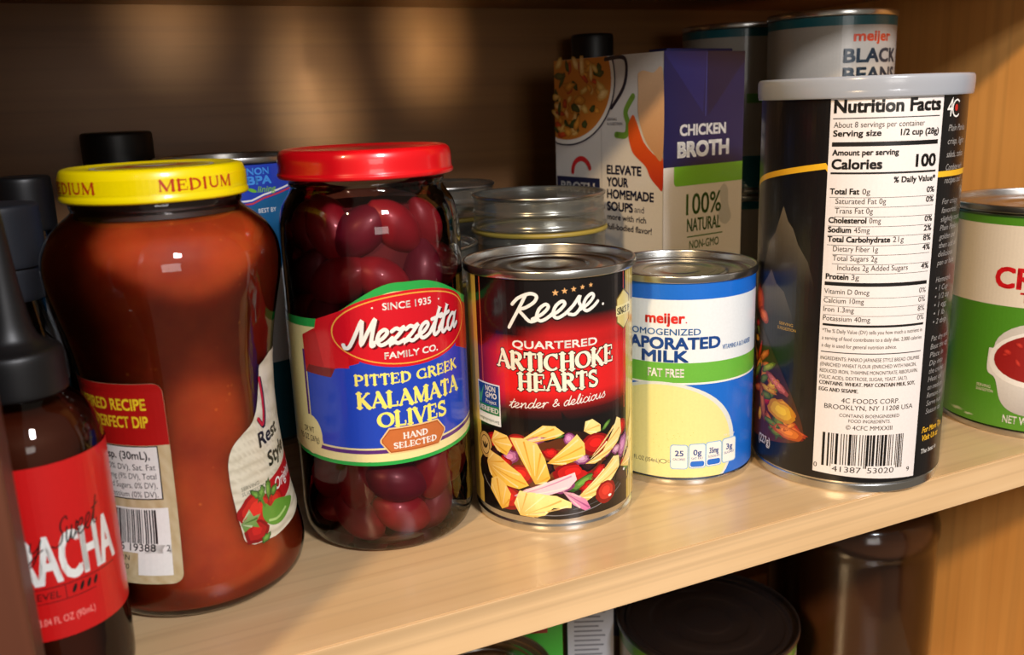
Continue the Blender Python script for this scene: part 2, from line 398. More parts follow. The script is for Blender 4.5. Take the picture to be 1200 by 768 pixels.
        for v in bm.verts:
            u, w, L = v.co
            if R is not None:
                r0 = R(w) if callable(R) else R
                a = u / self.R0 if hasattr(self, 'R0') else u / r0
                r = r0 + off + L * gap
                v.co = (r * math.sin(a) * MM, -r * math.cos(a) * MM, w * MM)
            else: v.co = plane(u, w, off + L * gap)
        return link_bm(name, bm, mat, parent, smooth=False)

# common inks
K_ = rgb(18, 16, 16); WH = rgb(236, 234, 228)

# ------------------------------------------------------------------ materials
M_shelf = wood('maple_shelf_laminate', rgb(200, 165, 119), rgb(219, 187, 142), 'X', rough=0.25, coat=0.35)
M_edge = wood('maple_edge_band', rgb(207, 170, 122), rgb(228, 194, 148), 'X', rough=0.42, skew=0.05, coat=0.1, lines=0.74)
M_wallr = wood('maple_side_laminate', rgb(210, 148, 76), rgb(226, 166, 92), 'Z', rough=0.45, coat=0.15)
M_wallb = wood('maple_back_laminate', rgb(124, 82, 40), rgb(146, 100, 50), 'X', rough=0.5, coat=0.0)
M_stile = wood('stained_front_frame', rgb(72, 36, 20), rgb(92, 48, 28), 'Z', rough=0.5, coat=0.1)
M_tin = plain('tinplate', (0.66, 0.66, 0.64, 1), rough=0.24, metal=1.0, noise=0.1, nscale=25)
M_tin2 = plain('worn_tinplate', (0.5, 0.49, 0.47, 1), rough=0.3, metal=1.0, noise=0.15, nscale=25)
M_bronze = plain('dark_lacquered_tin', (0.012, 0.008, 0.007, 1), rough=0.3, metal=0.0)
M_print = printed('printed_paper', 0.35, 0.3)
M_gloss = printed('printed_gloss', 0.25, 0.5)
M_glass = glassy('clear_glass')
M_glass2 = glassy('thick_pale_glass', tint=(0.8, 0.84, 0.82), edge=(0.2, 0.22, 0.2))
M_yel = plain('yellow_lacquer', rgb(255, 226, 0), rough=0.3, coat=0.5, noise=0.02)
M_red = plain('red_lacquer', rgb(214, 10, 22), rough=0.28, coat=0.5, noise=0.02)
M_black = plain('black_plastic', rgb(13, 12, 13), rough=0.45, noise=0.1)
M_grey = plain('charcoal_plastic', rgb(32, 34, 40), rough=0.5, noise=0.1)
M_milky = milky('frosted_lid_plastic', rgb(168, 174, 184), 0.15, 0.22)

# ------------------------------------------------------------------ the cabinet
XR, XL, YB, ZF = 0.53, -0.085, 0.585, -0.245
YF, TS = 0.2766, 0.0176
def struct(o): o['kind'] = 'structure'; return o
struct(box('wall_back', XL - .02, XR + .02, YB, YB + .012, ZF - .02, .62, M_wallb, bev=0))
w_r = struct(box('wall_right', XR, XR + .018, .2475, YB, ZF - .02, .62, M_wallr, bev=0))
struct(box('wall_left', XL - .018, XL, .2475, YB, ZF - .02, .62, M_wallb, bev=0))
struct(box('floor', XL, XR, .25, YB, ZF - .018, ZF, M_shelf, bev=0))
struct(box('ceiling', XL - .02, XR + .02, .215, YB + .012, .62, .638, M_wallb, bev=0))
struct(box('trim_1', XL - .035, -.0262, .2275, .2475, ZF - .05, .62, M_stile, bev=.001))
struct(box('trim_2', XR - .012, XR + .05, .2275, .2475, ZF - .05, .62, M_stile, bev=.001))
sh = thing('cabinet_shelf', 'thick maple shelf board carrying the front row of jars and cans', 'shelf', (XL+XR)/2, YF, 0)
hx = (XR - XL) / 2
b1 = box('shelf_board', -hx, hx, .001, YB - YF, -TS, 0, M_shelf, sh, bev=0)
b2 = box('edge_band', -hx, hx, 0, .00075, -TS, -.00025, M_edge, sh, bev=.0002)
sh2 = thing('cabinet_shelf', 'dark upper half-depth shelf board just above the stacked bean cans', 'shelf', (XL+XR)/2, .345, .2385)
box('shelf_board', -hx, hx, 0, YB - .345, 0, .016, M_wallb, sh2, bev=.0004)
# small peg hole low on the right side
lathe_o = lathe('trim_3', [(0, .3), (1.6, .3), (2.0, 0), (0, 0)], M_bronze, None, 16)
p = (0.53, 0.418, -0.223)
lathe_o.location = (XR, .345, -.165); lathe_o.rotation_euler = (0, -PI/2, 0); struct(lathe_o)

# ------------------------------------------------------------------ generic food can
def can_parts(t, R, H, Rr=None, neck=0.96, tin=None, lidmat=None, z0=0.0):
    """tin body with seamed rims; recessed lid with pressed rings"""
    tin = tin or M_tin; Rr = Rr or R + 1.2
    lathe('can_body', [(0, 1.5), (R*neck - 2, 1.5), (R*neck - 1.2, 0.2), (R*neck + .3, 0), (R*neck + .9, 1), (R*neck + .8, 3.2), (R*neck, 4), (R*neck + .1, 5.4), (R - .3, 7.5), (R - .3, H - 6), (R - .6, H - 4.4), (R, H - 3.4)], tin, t)
    lathe('can_rim', rounded([(R - .5, H - 3.6), (Rr, H - 3.3), (Rr + .15, H - 1.6), (Rr, H - .1), (Rr - .7, H + .15), (Rr - 1.5, H - .2), (Rr - 1.7, H - 3.6)], 3, .35), tin, t, sharp=False)
    q = Rr - 1.7
    lathe('can_lid', rounded([(q, H - 3.6), (q - .8, H - 4.3), (q - 3.2, H - 4.3), (q - 4, H - 3.5), (q - 6.5, H - 3.5), (q - 7.2, H - 4.1), (q * .66, H - 4.1), (q * .62, H - 3.3), (q * .5, H - 3.3), (q * .46, H - 4.0), (q * .3, H - 4.0), (q*.27, H - 3.5), (0, H - 3.5)], 3, .4), lidmat or tin, t, sharp=False)

# ================================================================== 1. ARTICHOKE CAN
AX, AY = .1758, .3447
t = thing('food_can', 'tin can with black and red wraparound label reading ARTICHOKE HEARTS', 'can', AX, AY, 0, faceout(AX, AY))
can_parts(t, 35.8, 112.6, 37.2, neck=.965)
a = Art(); a.vstep = 4.0
DKR = rgb(190, 22, 24); BRT = rgb(222, 30, 32); BLK = rgb(14, 10, 12)
GOLD = rgb(206, 176, 84); GOLDL = rgb(240, 226, 150)
def bg(u, v):
    if v > 86: return mixc(BRT, BLK, (v - 84 + max(0, -u) * .5) / 10)
    if v > 62: return mixc(BRT, BLK, max(0, (-u - 20) / 16) * .9 + max(0, (v - 80) / 8))
    return mixc(BRT, BLK, (62 - v) / 8)
R_ = 35.7
a.rect(-112, 7.2, 112, 108.8, GOLD, 0)
for u in (-100, -84, -66, 50, 66, 84, 98): a.rect(u, 7.2, u + 9, 108.8, GOLDL, .5)
a.rect(-36.5, 7.2, 38.3, 108.8, bg, 1)
a.rect(-33.4, 50, -32.9, 108.8, rgb(210, 90, 60), 1.6); a.rect(36.2, 50, 36.7, 108.8, rgb(210, 90, 60), 1.6)
for i in range(3): a.rect(38.6 + i*2.2, 7.2, 39.6 + i*2.2, 108.8, mixc(GOLD, GOLDL, i / 2), 1.5)
# stars
def star(a, u, v, r, c, L=3):
    p = []
    for i in range(10):
        q = r if i % 2 == 0 else r * .42; an = PI/2 + i * PI / 5; p.append((u + q * math.cos(an), v + q * math.sin(an)))
    a.poly(p, c, L)
for i in range(5): star(a, 2.4 + i*3.7, 103.9 + i*.5, 1.45 - .1*i, rgb(222, 170, 110))
a.script('Reese', -17, 90.2, 6.4, 36.5, K_, 2, wt=.24, rot=9, shear=.42, extra=.25)
a.script('Reese', -17, 90.4, 6.4, 36.5, WH, 3, wt=.21, rot=9, shear=.42)
a.ell(23.0, 97.4, .55, .55, WH, 3)
a.text('QUARTERED', -15.8, 81.1, 3.0, WH, 3, w=35.5, bold=.16)
a.serif('ARTICHOKE', 2.4, 71.9, 7.0, 52, K_, 2, al='c', extra=.5, rise=.9)
a.serif('ARTICHOKE', 2.4, 71.9, 7.0, 52, rgb(250, 236, 214), 3, al='c', extra=.12, rise=.9)
a.serif('HEARTS', 3.0, 63.6, 6.8, 34, K_, 2, al='c', extra=.5)
a.serif('HEARTS', 3.0, 63.6, 6.8, 34, rgb(250, 236, 214), 3, al='c', extra=.12)
a.script('tender', -18.3, 55.2, 2.2, 16.5, WH, 3, wt=.16, rot=4, shear=.3)
a.script('&', 0.0, 56.6, 2.0, 3.2, WH, 3, wt=.17, rot=4, shear=.2)
a.script('delicious', 4.6, 56.7, 2.2, 19.0, WH, 3, wt=.16, rot=4, shear=.3)
# verification square
a.rect(-37.5, 45.6, -22.9, 63.8, rgb(232, 238, 240), 3); a.rect(-37.0, 50.2, -23.5, 63.2, rgb(30, 66, 130), 4)
a.rect(-37.0, 50.2, -23.5, 54.2, rgb(30, 120, 70), 5)
a.text('NON', -31.6, 60.3, 2.3, WH, 5, bold=.12, w=6.2); a.text('GMO', -31.6, 57.4, 2.3, WH, 5, bold=.12, w=6.8)
a.text('Project', -31.6, 54.9, 1.7, WH, 5, w=6.6); a.text('VERIFIED', -36.6, 51.1, 2.2, WH, 6, bold=.12, w=12.6)
a.text('nongmoproject.org', -37, 47.0, 1.3, rgb(60, 80, 90), 5, w=13.2)
a.poly([(-36.8, 54.4), (-36.8, 61.5), (-35.2, 58), (-32.6, 62.4), (-35, 54.4)], rgb(70, 160, 110), 5)
# gold wheat seal
a.ell(-33.5, 35.4, 5.0, 6.2, rgb(40, 32, 20), 3.2); a.ell(-33.5, 35.4, 4.6, 5.8, rgb(196, 158, 96), 4); a.ell(-33.5, 35.4, 3.3, 4.3, rgb(40, 32, 24), 5); a.ell(-33.5, 35.4, 3.0, 4.0, rgb(206, 172, 112), 6)
for k in (-1, 0, 1): a.ell(-33.5 + k*1.2, 35.2, .45, 1.5, rgb(30, 26, 20), 7, rot=-k*28)
# hexagonal seal
hexp = [(36.4, 84.2), (42.2, 87.8), (42.2, 98), (36.4, 101.6), (31.0, 98), (31.0, 87.8)]
a.poly(hexp, rgb(120, 96, 40), 3.4); a.poly([(36.5 + (x-36.5)*.9, 92.9 + (y-92.9)*.92) for x, y in hexp], rgb(228, 208, 130), 4.2)
a.rect(30.6, 90.6, 42.9, 95.0, rgb(240, 226, 160), 5); a.serif('SINCE 19', 31.2, 91.3, 2.6, 11.3, K_, 6, extra=.05)
# salad on a dark plate
a.ell(2, 24, 41, 17.5, rgb(20, 16, 18), 1.8, rot=0); a.line(arc(1, 27, 39, 18.6, 200, 345, 30), .5, rgb(120, 120, 124), 2.2, w1=.3)
a.line(arc(1, 26, 36, 15.5, 215, 330, 24), .25, rgb(80, 80, 84), 2.2)
Y1, Y2, Y3 = rgb(240, 196, 70), rgb(250, 222, 130), rgb(206, 132, 32)
RD, RDK = rgb(226, 34, 30), rgb(130, 10, 14); PU, PU2 = rgb(208, 112, 168), rgb(120, 40, 96); OL, OLK = rgb(60, 30, 36), rgb(16, 8, 12)
GR = rgb(96, 140, 50); GRD = rgb(40, 76, 30)
a.blob(0, 30, 33, 15, rgb(120, 60, 26), rgb(26, 14, 12), 2.4, jit=.1, n=30)
tom = [(-27, 38, 5.4, 4.6), (-15, 40, 5, 4), (18.5, 38.4, 7.4, 4.8), (33.5, 42.2, 4.5, 3.6), (8, 27, 8.6, 4.8), (-14, 26, 6, 4.6), (-21, 14.5, 7.6, 5.6), (23.5, 15.8, 5.6, 5.4), (36, 24, 3.4, 4)]
for x, y, rx, ry in tom: a.blob(x, y, rx, ry, RD, RDK, 3, jit=.05)
for x, y, rx, ry, r in [(-8, 41.8, 5.6, 2.0, 14), (6.8, 42.5, 2.6, 2.4, 60), (-19, 33, 4.4, 3, 30), (24, 33.2, 3, 1.6, 20), (35, 33.6, 5.4, 3.4, 60)]: a.blob(x, y, rx, ry, rgb(226, 150, 200), PU2, 4, rot=r)
for x, y, rx, ry in [(-27, 33.5, 3, 3), (-3.5, 30, 4.0, 3.2), (15, 30, 4, 3), (-4.5, 15.2, 5.4, 3.8), (34, 20.5, 4.2, 4.0), (26, 27.5, 5, 3.4), (3.5, 12, 4.6, 2.6)]: a.blob(x, y, rx, ry, OL, OLK, 4.4)
for x, y, rx, ry, r in [(12.6, 22.4, 7, 2.4, 24), (38, 24.5, 4, 3, 70), (24, 45.5, 3, 1.0, 40), (2, 43.6, 2.6, .8, 10)]: a.blob(x, y, rx, ry, rgb(120, 170, 70), GRD, 4.6, rot=r)
for x, y, rx, ry, r, kk in [(-22, 30, 4, 3, 0, 0), (-9, 35, 4, 3, 20, 1), (-1, 36.5, 3.5, 2.5, 0, 0), (12, 33, 3.4, 2.4, 0, 1), (20, 26, 4, 2.6, 30, 0), (27, 36, 3, 2.6, 0, 0), (-24, 24, 5, 3, 0, 0), (3, 21, 5, 2.8, 10, 1), (15, 20, 4, 2.6, 20, 0), (30, 33, 3, 2, 0, 1), (-12, 14, 4, 3, 0, 0), (9, 38.5, 3, 2, 30, 0)]:
    a.blob(x, y, rx, ry, (RD, rgb(232, 180, 206))[kk], (RDK, PU2)[kk], 4.7, rot=r, jit=.2)
a.wedge([(-17, 39), (-4, 48.5), (1, 48.2), (4.8, 45), (1.5, 43.2), (-8, 43.6)], Y1, Y3, 5)
a.wedge([(13, 45), (13.8, 49), (17, 49.6), (21, 46.4), (21, 43.6), (16, 43)], Y2, Y3, 5, 3)
a.wedge([(-29, 38.5), (-26.6, 43.6), (-20, 42.6), (-17.5, 38.6), (-20.5, 33.6), (-25.5, 34.8)], Y1, Y3, 5.4)
a.wedge([(-2.6, 32), (10, 44.0), (13.2, 39.6), (13.6, 34.6), (9.4, 32.6), (3.5, 31)], Y1, Y3, 5.4)
a.wedge([(-7.8, 22.5), (-18.6, 42), (-13, 42.4), (-6.6, 40.6), (-3.4, 34), (-1.4, 25.4), (-4, 22.6)], Y1, Y3, 6, 7)
a.wedge([(13.5, 30.5), (22, 34.5), (28, 42.5), (30.4, 47.5), (33, 46), (33.6, 40), (31, 36.4), (25, 32.5), (18, 29.8)], Y2, Y3, 6, 7)
a.wedge([(-32.4, 28), (-30.5, 34), (-24.2, 32.4), (-14, 26.5), (-10.5, 21.6), (-15, 19.4), (-27.4, 20.4), (-31, 23.4)], Y1, Y3, 6, 7)
a.wedge([(9.4, 15.8), (20, 24), (28, 30.5), (31.8, 29.8), (32, 25), (27, 20.6), (20.5, 16.6), (14, 13.8)], Y2, Y3, 6, 7)
a.wedge([(-17.5, 16.0), (-12, 19.8), (1.6, 25.2), (8.8, 27.4), (9.6, 24), (6, 20.4), (-3.4, 17.4), (-11, 14.6)], rgb(244, 196, 216), rgb(170, 90, 140), 6.6, 4)
a.wedge([(-24, 8.5), (-30.6, 16), (-29.8, 21), (-26, 23), (-21.6, 20.6), (-19, 16.5), (-20.6, 10.4)], Y1, Y3, 7, 4)
a.wedge([(-14.8, 7.6), (-17.6, 12.6), (-14.8, 18.8), (-8, 18.6), (1, 17.4), (7.2, 14), (7.0, 11.6), (-.5, 12), (-4, 8.6), (-9, 7.4)], Y2, Y3, 7, 8)
a.wedge([(3.4, 19.4), (8, 18.2), (13.6, 14.6), (15.6, 10.2), (13, 9.6), (8, 12.8)], PU, PU2, 7, 3)
a.wedge([(33, 24.5), (40, 30.5), (42, 42), (43.5, 48), (44.8, 40), (44, 28), (40, 22)], Y2, Y3, 5.4, 5)
a.blob(23.5, 15.8, 5.2, 5.0, rgb(238, 60, 46), RDK, 7, jit=.03); a.ell(25.6, 13.6, .9, .6, WH, 8)
a.ell(35.6, 22.2, .8, .6, WH, 8)
a.build('label', M_gloss, t, R=R_, off=.05, gap=.035)

# ================================================================== 2. EVAPORATED MILK CAN
EX, EY = .2522, .3573
t = thing('food_can', 'squat tin can with blue and white label reading EVAPORATED MILK', 'can', EX, EY, 0, faceout(EX, EY))
can_parts(t, 36.0, 100.2, 37.0, neck=.975)
a = Art(); a.R0 = 36.1; a.vstep = 6.0
BL = rgb(20, 104, 204); GN = rgb(104, 178, 62); NAV = rgb(20, 68, 140); LB = rgb(226, 232, 236)
a.rect(-113, 4.6, 113, 97.4, BL, 0); a.rect(-113, 60.2, 113, 89.4, LB, 1); a.rect(-113, 50.8, 113, 60.2, GN, 1.5); a.rect(-113, 49.9, 113, 50.8, WH, 1.5)
for (cv_, ru_, rv_, c_, L_) in ((21, 36.5, 30.2, rgb(214, 220, 216), 2), (20, 34.2, 29.8, rgb(228, 222, 150), 3)):
    a.poly([(x, max(4.65, y)) for x, y in arc(-7.5, cv_, ru_, rv_, 0, 360, 64)[:-1]], c_, L_)
for k in range(26):
    an = random.uniform(0, 2*PI); q = random.uniform(0, 22); a.ell(-3 + q*math.cos(an), 24 + q*.7*math.sin(an), .2, .2, rgb(206, 196, 110), 3.4, n=6)
a.text('meijer', -14.7, 78.8, 4.6, rgb(216, 44, 36), 4, w=17.6, bold=.34); a.ell(3.7, 79.1, .3, .3, rgb(216, 44, 36), 4)
a.text('HOMOGENIZED', -25.2, 73.2, 2.9, rgb(40, 104, 170), 4, w=35.4, bold=.06)
a.text('EVAPORATED', -31.4, 66.8, 5.1, NAV, 4, w=51, bold=.42)
a.text('MILK', -16.4, 60.7, 5.1, NAV, 4, w=21, bold=.42)
a.text('FAT FREE', -13.6, 53.6, 3.7, WH, 4, w=16.4, bold=.2)
a.text('VITAMINS A & D ADDED', 21, 65.4, 2.2, rgb(40, 104, 170), 4, w=20, bold=.05)
a.text('NET 12 FL OZ (354mL)', -28, 11.4, 2.0, rgb(70, 70, 70), 4, w=20)
a.ell(-6.2, 12.4, 1.7, 1.1, rgb(110, 110, 90), 4.2); a.ell(-6.2, 12.4, 1.3, .8, rgb(238, 232, 162), 4.8); a.text('D', -4, 11.9, 1.3, rgb(110, 110, 90), 4)
for i, (x0, w_, big, sm) in enumerate([(-2.6, 7.4, '25', 'CALORIES'), (5.8, 7.4, '0g', 'SAT FAT'), (13.8, 7.6, '35mg', 'SODIUM'), (22.4, 7.8, '3g', 'SUGARS')]):
    a.rrect(x0 - .4, 8.8 + i*.35, x0 + w_ + .4, 21 + i*.35, 1.4, rgb(130, 180, 220), 4); a.rrect(x0, 9.2 + i*.35, x0 + w_, 20.6 + i*.35, 1.2, WH, 5)
    a.text(big, x0 + w_/2, 15.4 + i*.35, 2.6, NAV, 6, w=min(4.6, 1.5*len(big)+.8), al='c', bold=.12); a.text(sm, x0 + w_/2, 13.2 + i*.35, 1.1, NAV, 6, w=w_-1.8, al='c')
    if i in (1, 2): a.rrect(x0 + .4, 9.6 + i*.35, x0 + w_ - .4, 12.4 + i*.35, 1.1, BL, 6)
a.text('PER 1/2 CUP', 23, 23.2, 1.0, WH, 5, w=6.4)
a.build('label', M_print, t, R=36.05, off=.05)

# ================================================================== 3. OLIVE JAR
OX, OY = .1034, .363
t = thing('olive_jar', 'glass jar with red metal lid of dark olives behind a blue and red label', 'jar', OX, OY, 0, faceout(OX, OY))
gl = [(0, 3.5), (22, 3.2), (27, .2), (31, 0), (34.5, 2), (36.6, 7), (37.2, 16), (36.9, 22), (36.9, 124), (36.6, 133), (34.6, 140.5), (31.4, 145), (30.4, 147.4), (31.2, 148.2), (31.2, 149.5), (30, 150), (30, 158)]
lathe('glass_body', rounded(gl, 3, .3), M_glass, t, seg=128, sharp=False)
lathe('jar_lid', rounded([(29.8, 151.2), (34.2, 150.9), (35.1, 151.4), (35.3, 152.6), (34.7, 153.4), (34.6, 158.8), (33.9, 161.2), (32, 162.3), (29.5, 162.2), (27.5, 161.4), (0, 161.6)], 4, .35), M_red, t, seg=128, sharp=False)
lathe('lid_lining', [(29.7, 151.4), (29.7, 156), (0, 156)], M_tin2, t)
brine = lathe('brine', rounded([(0, 5), (30, 5), (34.6, 8.5), (36.1, 16), (36.1, 124), (35.6, 132), (33.4, 139.5), (30, 143.4), (0, 143.4)], 3, .3), tinted('purple_brine', (.9, .58, .6)), t, sharp=False)
lathe('brine_core', [(0, 6), (22, 6), (25.5, 12), (25.5, 132), (23, 140), (0, 140)], plain('deep_brine', rgb(84, 12, 20), rough=.7, noise=.4, nscale=40), t)
m_ol = plain('kalamata_olive_skin', rgb(136, 28, 44), rough=0.42, noise=0.55, nscale=38, coat=.15)
m_ol2 = plain('kalamata_olive_purple_skin', rgb(102, 24, 50), rough=0.42, noise=0.5, nscale=38, coat=.15)
def olive_mesh():
    bm = bmesh.new(); bmesh.ops.create_uvsphere(bm, u_segments=24, v_segments=16, radius=1)
    for v in bm.verts:
        z = v.co.z; k = 1 - .12 * z * z
        v.co = Vector((v.co.x * 8.0 * k * MM, v.co.y * 8.0 * k * MM, (z * 12.2 + (.7 if z > .97 else 0)) * MM))
    return bm
ol0 = None; rz0 = faceout(OX, OY)
rows = [(12, 4), (29, 5), (96, 5), (113, 5), (131, 5)]
rd = random.Random(11); cnt = 0
for ri, (zz, n) in enumerate(rows):
    for k in range(n):
        th = math.radians(-78 + 156 * (k + .5 * (ri % 2)) / (n - .5)) + rd.uniform(-.06, .06)
        rr = (26.2 if 15 < zz < 130 else 23.2) * MM
        if ol0 is None:
            o = link_bm('olive', olive_mesh(), m_ol); ol0 = o; me2 = o.data.copy(); me2.materials[0] = m_ol2
        else:
            o = ol0.copy(); COL.objects.link(o)
            if (k + ri) % 3 == 0: o.data = me2
        lx, ly = rr * math.sin(th), -rr * math.cos(th)
        o.location = (OX + lx*math.cos(rz0) - ly*math.sin(rz0), OY + lx*math.sin(rz0) + ly*math.cos(rz0), (zz + rd.uniform(-1.2, 1.2)) * MM)
        o.rotation_euler = (0, 0, 0)
        tilt = Matrix.Rotation(rz0 + th, 4, 'Z') @ Matrix.Rotation(rd.uniform(-1.3, 1.3), 4, 'Y')
        o.rotation_euler = tilt.to_euler()
        s = rd.uniform(1.02, 1.2); o.scale = (s, s, s)
        o['label'] = 'dark purple-red pitted olive pressed against the inside of the red-lidded jar'; o['category'] = 'olive'; o['group'] = 'olives in the red-lidded jar'
# label
a = Art(); a.vstep = 6.0
def topline(u, d=0):      # upper edge of the label
    def s(x): x = max(0, min(1, x)); return x*x*(3-2*x)
    b = 99.2 + 13 * s((u + 25) / 33) * (1 - s((u - 17) / 40) * .95) + .5 * math.cos(u / 14)
    return b + (2.2 if u < -32 else 0) * 0 - d
def botline(u, d=0): return 40.2 - 2.6 * math.cos(max(-1.4, min(1.4, (u) / 34))) + 2.0 + d
def band(u0, u1, f0, f1, c, L, n=60):
    us = [u0 + (u1-u0) * i / n for i in range(n + 1)]
    vs = [(u, f0(u)) for u in us] + [(u, f1(u)) for u in us]
    a.tri(vs, [(i, i+1, n+2+i, n+1+i) for i in range(n)], c, L)
CRM = rgb(236, 224, 160); GRN = rgb(42, 164, 72); BLU = rgb(32, 68, 186); PRP = rgb(88, 44, 120); RED = rgb(206, 16, 34)
u0, u1 = -60, 66
band(u0, u1, lambda u: botline(u), lambda u: topline(u), GRN, 0)
band(u0, u1, lambda u: botline(u, 1.6), lambda u: topline(u, 3.4), CRM, 1)
band(-34.5, 57, lambda u: botline(u, 5.0 + (7 if u < -30 else 0)) , lambda u: topline(u, 10) if u > -26 else 86.0, PRP, 2)
band(-33.2, 56, lambda u: botline(u, 6.6) if u > -27.5 else 53.5, lambda u: topline(u, 8) if u > -26 else 84.4, rgb(226, 214, 160), 2.5)
band(-32.5, 55.3, lambda u: botline(u, 7.4) if u > -27 else 54.3, lambda u: topline(u, 9) if u > -26 else 83.8, BLU, 3)
a.ell(-33.5, 50.5, 6.6, 8.4, CRM, 3.6)
# ribbon and oval
a.poly([(-33, 77), (-33.4, 92), (-26, 95.4), (-25, 99), (-12, 103.4), (-4, 96), (-8, 82), (-18, 79.6), (-20, 76)], rgb(190, 14, 26), 3.7)
a.poly([(-33, 77), (-20, 76), (-18, 79.6), (-31, 80.2)], rgb(120, 8, 18), 4.0)
a.poly([(-25, 99), (-26, 95.4), (-22.8, 80), (-12, 80), (-12, 103.4)], rgb(212, 24, 34), 4.0)
a.poly([(40, 100), (54, 96), (55.3, 96), (55.3, 80), (50, 77), (36, 82)], rgb(190, 14, 26), 3.7)
a.ell(13.4, 94.2, 33.0, 15.0, RED, 4.2, n=72); a.ell(13.4, 94.2, 31.7, 13.9, rgb(240, 170, 70), 5, n=72); a.ell(13.4, 94.2, 31.1, 13.4, RED, 6, n=72)
a.text('SINCE 1935', 12.4, 102.5, 2.6, WH, 7, w=20, bold=.1, al='c'); a.ell(-1.5, 103.6, .35, .35, WH, 7); a.ell(26.4, 103.6, .35, .35, WH, 7)
a.script('Mezzetta', -10.4, 87.6, 6.0, 48, rgb(90, 4, 14), 7, wt=.27, rot=2.5, shear=.26)
a.script('Mezzetta', -11.2, 88.2, 6.0, 48, WH, 8, wt=.25, rot=2.5, shear=.26)
a.text('FAMILY CO.', 13.2, 83.2, 2.5, WH, 7, w=22.5, bold=.14, al='c')
YL = rgb(244, 232, 110)
a.serif('PITTED GREEK', -10.6, 73.2, 4.0, 46.4, YL, 4, extra=.1)
a.serif('KALAMATA', -10.2, 63.9, 6.0, 46, YL, 4, extra=.16)
a.serif('OLIVES', -2.6, 55.6, 6.0, 30, YL, 4, extra=.16)
def plaque(g, c, L): a.poly([(-1-g, 49.2), (2-g*.4, 45.2-g), (22+g*.4, 45.2-g), (25+g, 49.2), (25+g, 50.4), (22+g*.4, 54.0+g), (2-g*.4, 54.0+g), (-1-g, 50.4)], c, L)
plaque(1.1, rgb(236, 200, 140), 5); plaque(.5, rgb(170, 88, 36), 6); plaque(0, rgb(196, 110, 56), 7)
a.serif('HAND', 12.2, 50.0, 2.3, 10.6, WH, 8, al='c', extra=.06); a.serif('SELECTED', 12.2, 46.4, 2.3, 18.6, WH, 8, al='c', extra=.06)
a.text('DR WT', -38, 51.2, 2.4, rgb(60, 60, 50), 5, w=6.6); a.text('9.5 OZ (269g)', -42, 47.6, 2.4, rgb(60, 60, 50), 5, w=13.2)
a.build('label', M_gloss, t, R=37.0, off=.08, gap=.035)

# ================================================================== 4. SALSA JAR
SX, SY = .0225, .3531
t = thing('salsa_jar', 'hourglass glass jar of orange-red salsa under a yellow metal lid', 'jar', SX, SY, 0, faceout(SX, SY))
SP = [(0, 3), (24, 3), (30, .2), (35, .4), (38.4, 3.6), (40.0, 9), (40.1, 14), (38.7, 22), (36.4, 34), (34.9, 47), (34.0, 60), (33.8, 72), (34.4, 86), (36.2, 98), (38.8, 110), (40.7, 118), (41.4, 125), (40.8, 131), (38.2, 136.8), (34, 141), (30.6, 143.6), (28.6, 145.4), (29.6, 147), (29.2, 149.6), (28.4, 150.4), (28.4, 156)]
def sR(v):
    for (r0, z0), (r1, z1) in zip(SP[5:], SP[6:]):
        if z0 <= v <= z1:
            return r0 + (r1 - r0) * (v - z0) / max(1e-6, z1 - z0)
    return 40.0
lathe('glass_body', rounded(SP, 4, .42), M_glass, t, seg=128, sharp=False)
m_sal, nt, bs, _o = new_mat('chunky_salsa')
tc = nt.nodes.new('ShaderNodeTexCoord'); n1 = nt.nodes.new('ShaderNodeTexNoise'); n1.inputs['Scale'].default_value = 42; n1.inputs['Detail'].default_value = 6
n2 = nt.nodes.new('ShaderNodeTexVoronoi'); n2.inputs['Scale'].default_value = 260
nt.links.new(tc.outputs['Object'], n1.inputs['Vector']); nt.links.new(tc.outputs['Object'], n2.inputs['Vector'])
cr = nt.nodes.new('ShaderNodeValToRGB'); cr.color_ramp.elements[0].position = .35; cr.color_ramp.elements[1].position = .75
cr.color_ramp.elements[0].color = rgb(150, 46, 14); cr.color_ramp.elements[1].color = rgb(196, 80, 26)
nt.links.new(n1.outputs['Fac'], cr.inputs['Fac'])
cr2 = nt.nodes.new('ShaderNodeValToRGB'); cr2.color_ramp.elements[0].position = 0.0; cr2.color_ramp.elements[1].position = .22
cr2.color_ramp.elements[0].color = (1, 1, 1, 1); cr2.color_ramp.elements[1].color = (0, 0, 0, 1)
nt.links.new(n2.outputs['Distance'], cr2.inputs['Fac'])
n4 = nt.nodes.new('ShaderNodeTexNoise'); n4.inputs['Scale'].default_value = 120; nt.links.new(tc.outputs['Object'], n4.inputs['Vector'])
mm = nt.nodes.new('ShaderNodeMath'); mm.operation = 'MULTIPLY'; r4 = nt.nodes.new('ShaderNodeMapRange'); r4.inputs[1].default_value = .58; r4.inputs[2].default_value = .66
nt.links.new(n4.outputs['Fac'], r4.inputs[0]); nt.links.new(cr2.outputs['Color'], mm.inputs[0]); nt.links.new(r4.outputs[0], mm.inputs[1])
mx = nt.nodes.new('ShaderNodeMix'); mx.data_type = 'RGBA'; mx.inputs[7].default_value = rgb(222, 118, 44)
nt.links.new(mm.outputs[0], mx.inputs[0]); nt.links.new(cr.outputs['Color'], mx.inputs[6]); nt.links.new(mx.outputs[2], bs.inputs['Base Color'])
bs.inputs['Roughness'].default_value = .55; bs.inputs['Specular IOR Level'].default_value = .2
bs.inputs['Subsurface Weight'].default_value = 1.0; bs.inputs['Subsurface Radius'].default_value = (1.0, .35, .15); bs.inputs['Subsurface Scale'].default_value = .022
lathe('salsa', rounded([(0, 5), (30, 5)] + [(r - 1.0, z) for r, z in SP[4:20]] + [(29.6, 143.2), (0, 143.2)], 3, .3), m_sal, t, seg=96, sharp=False)
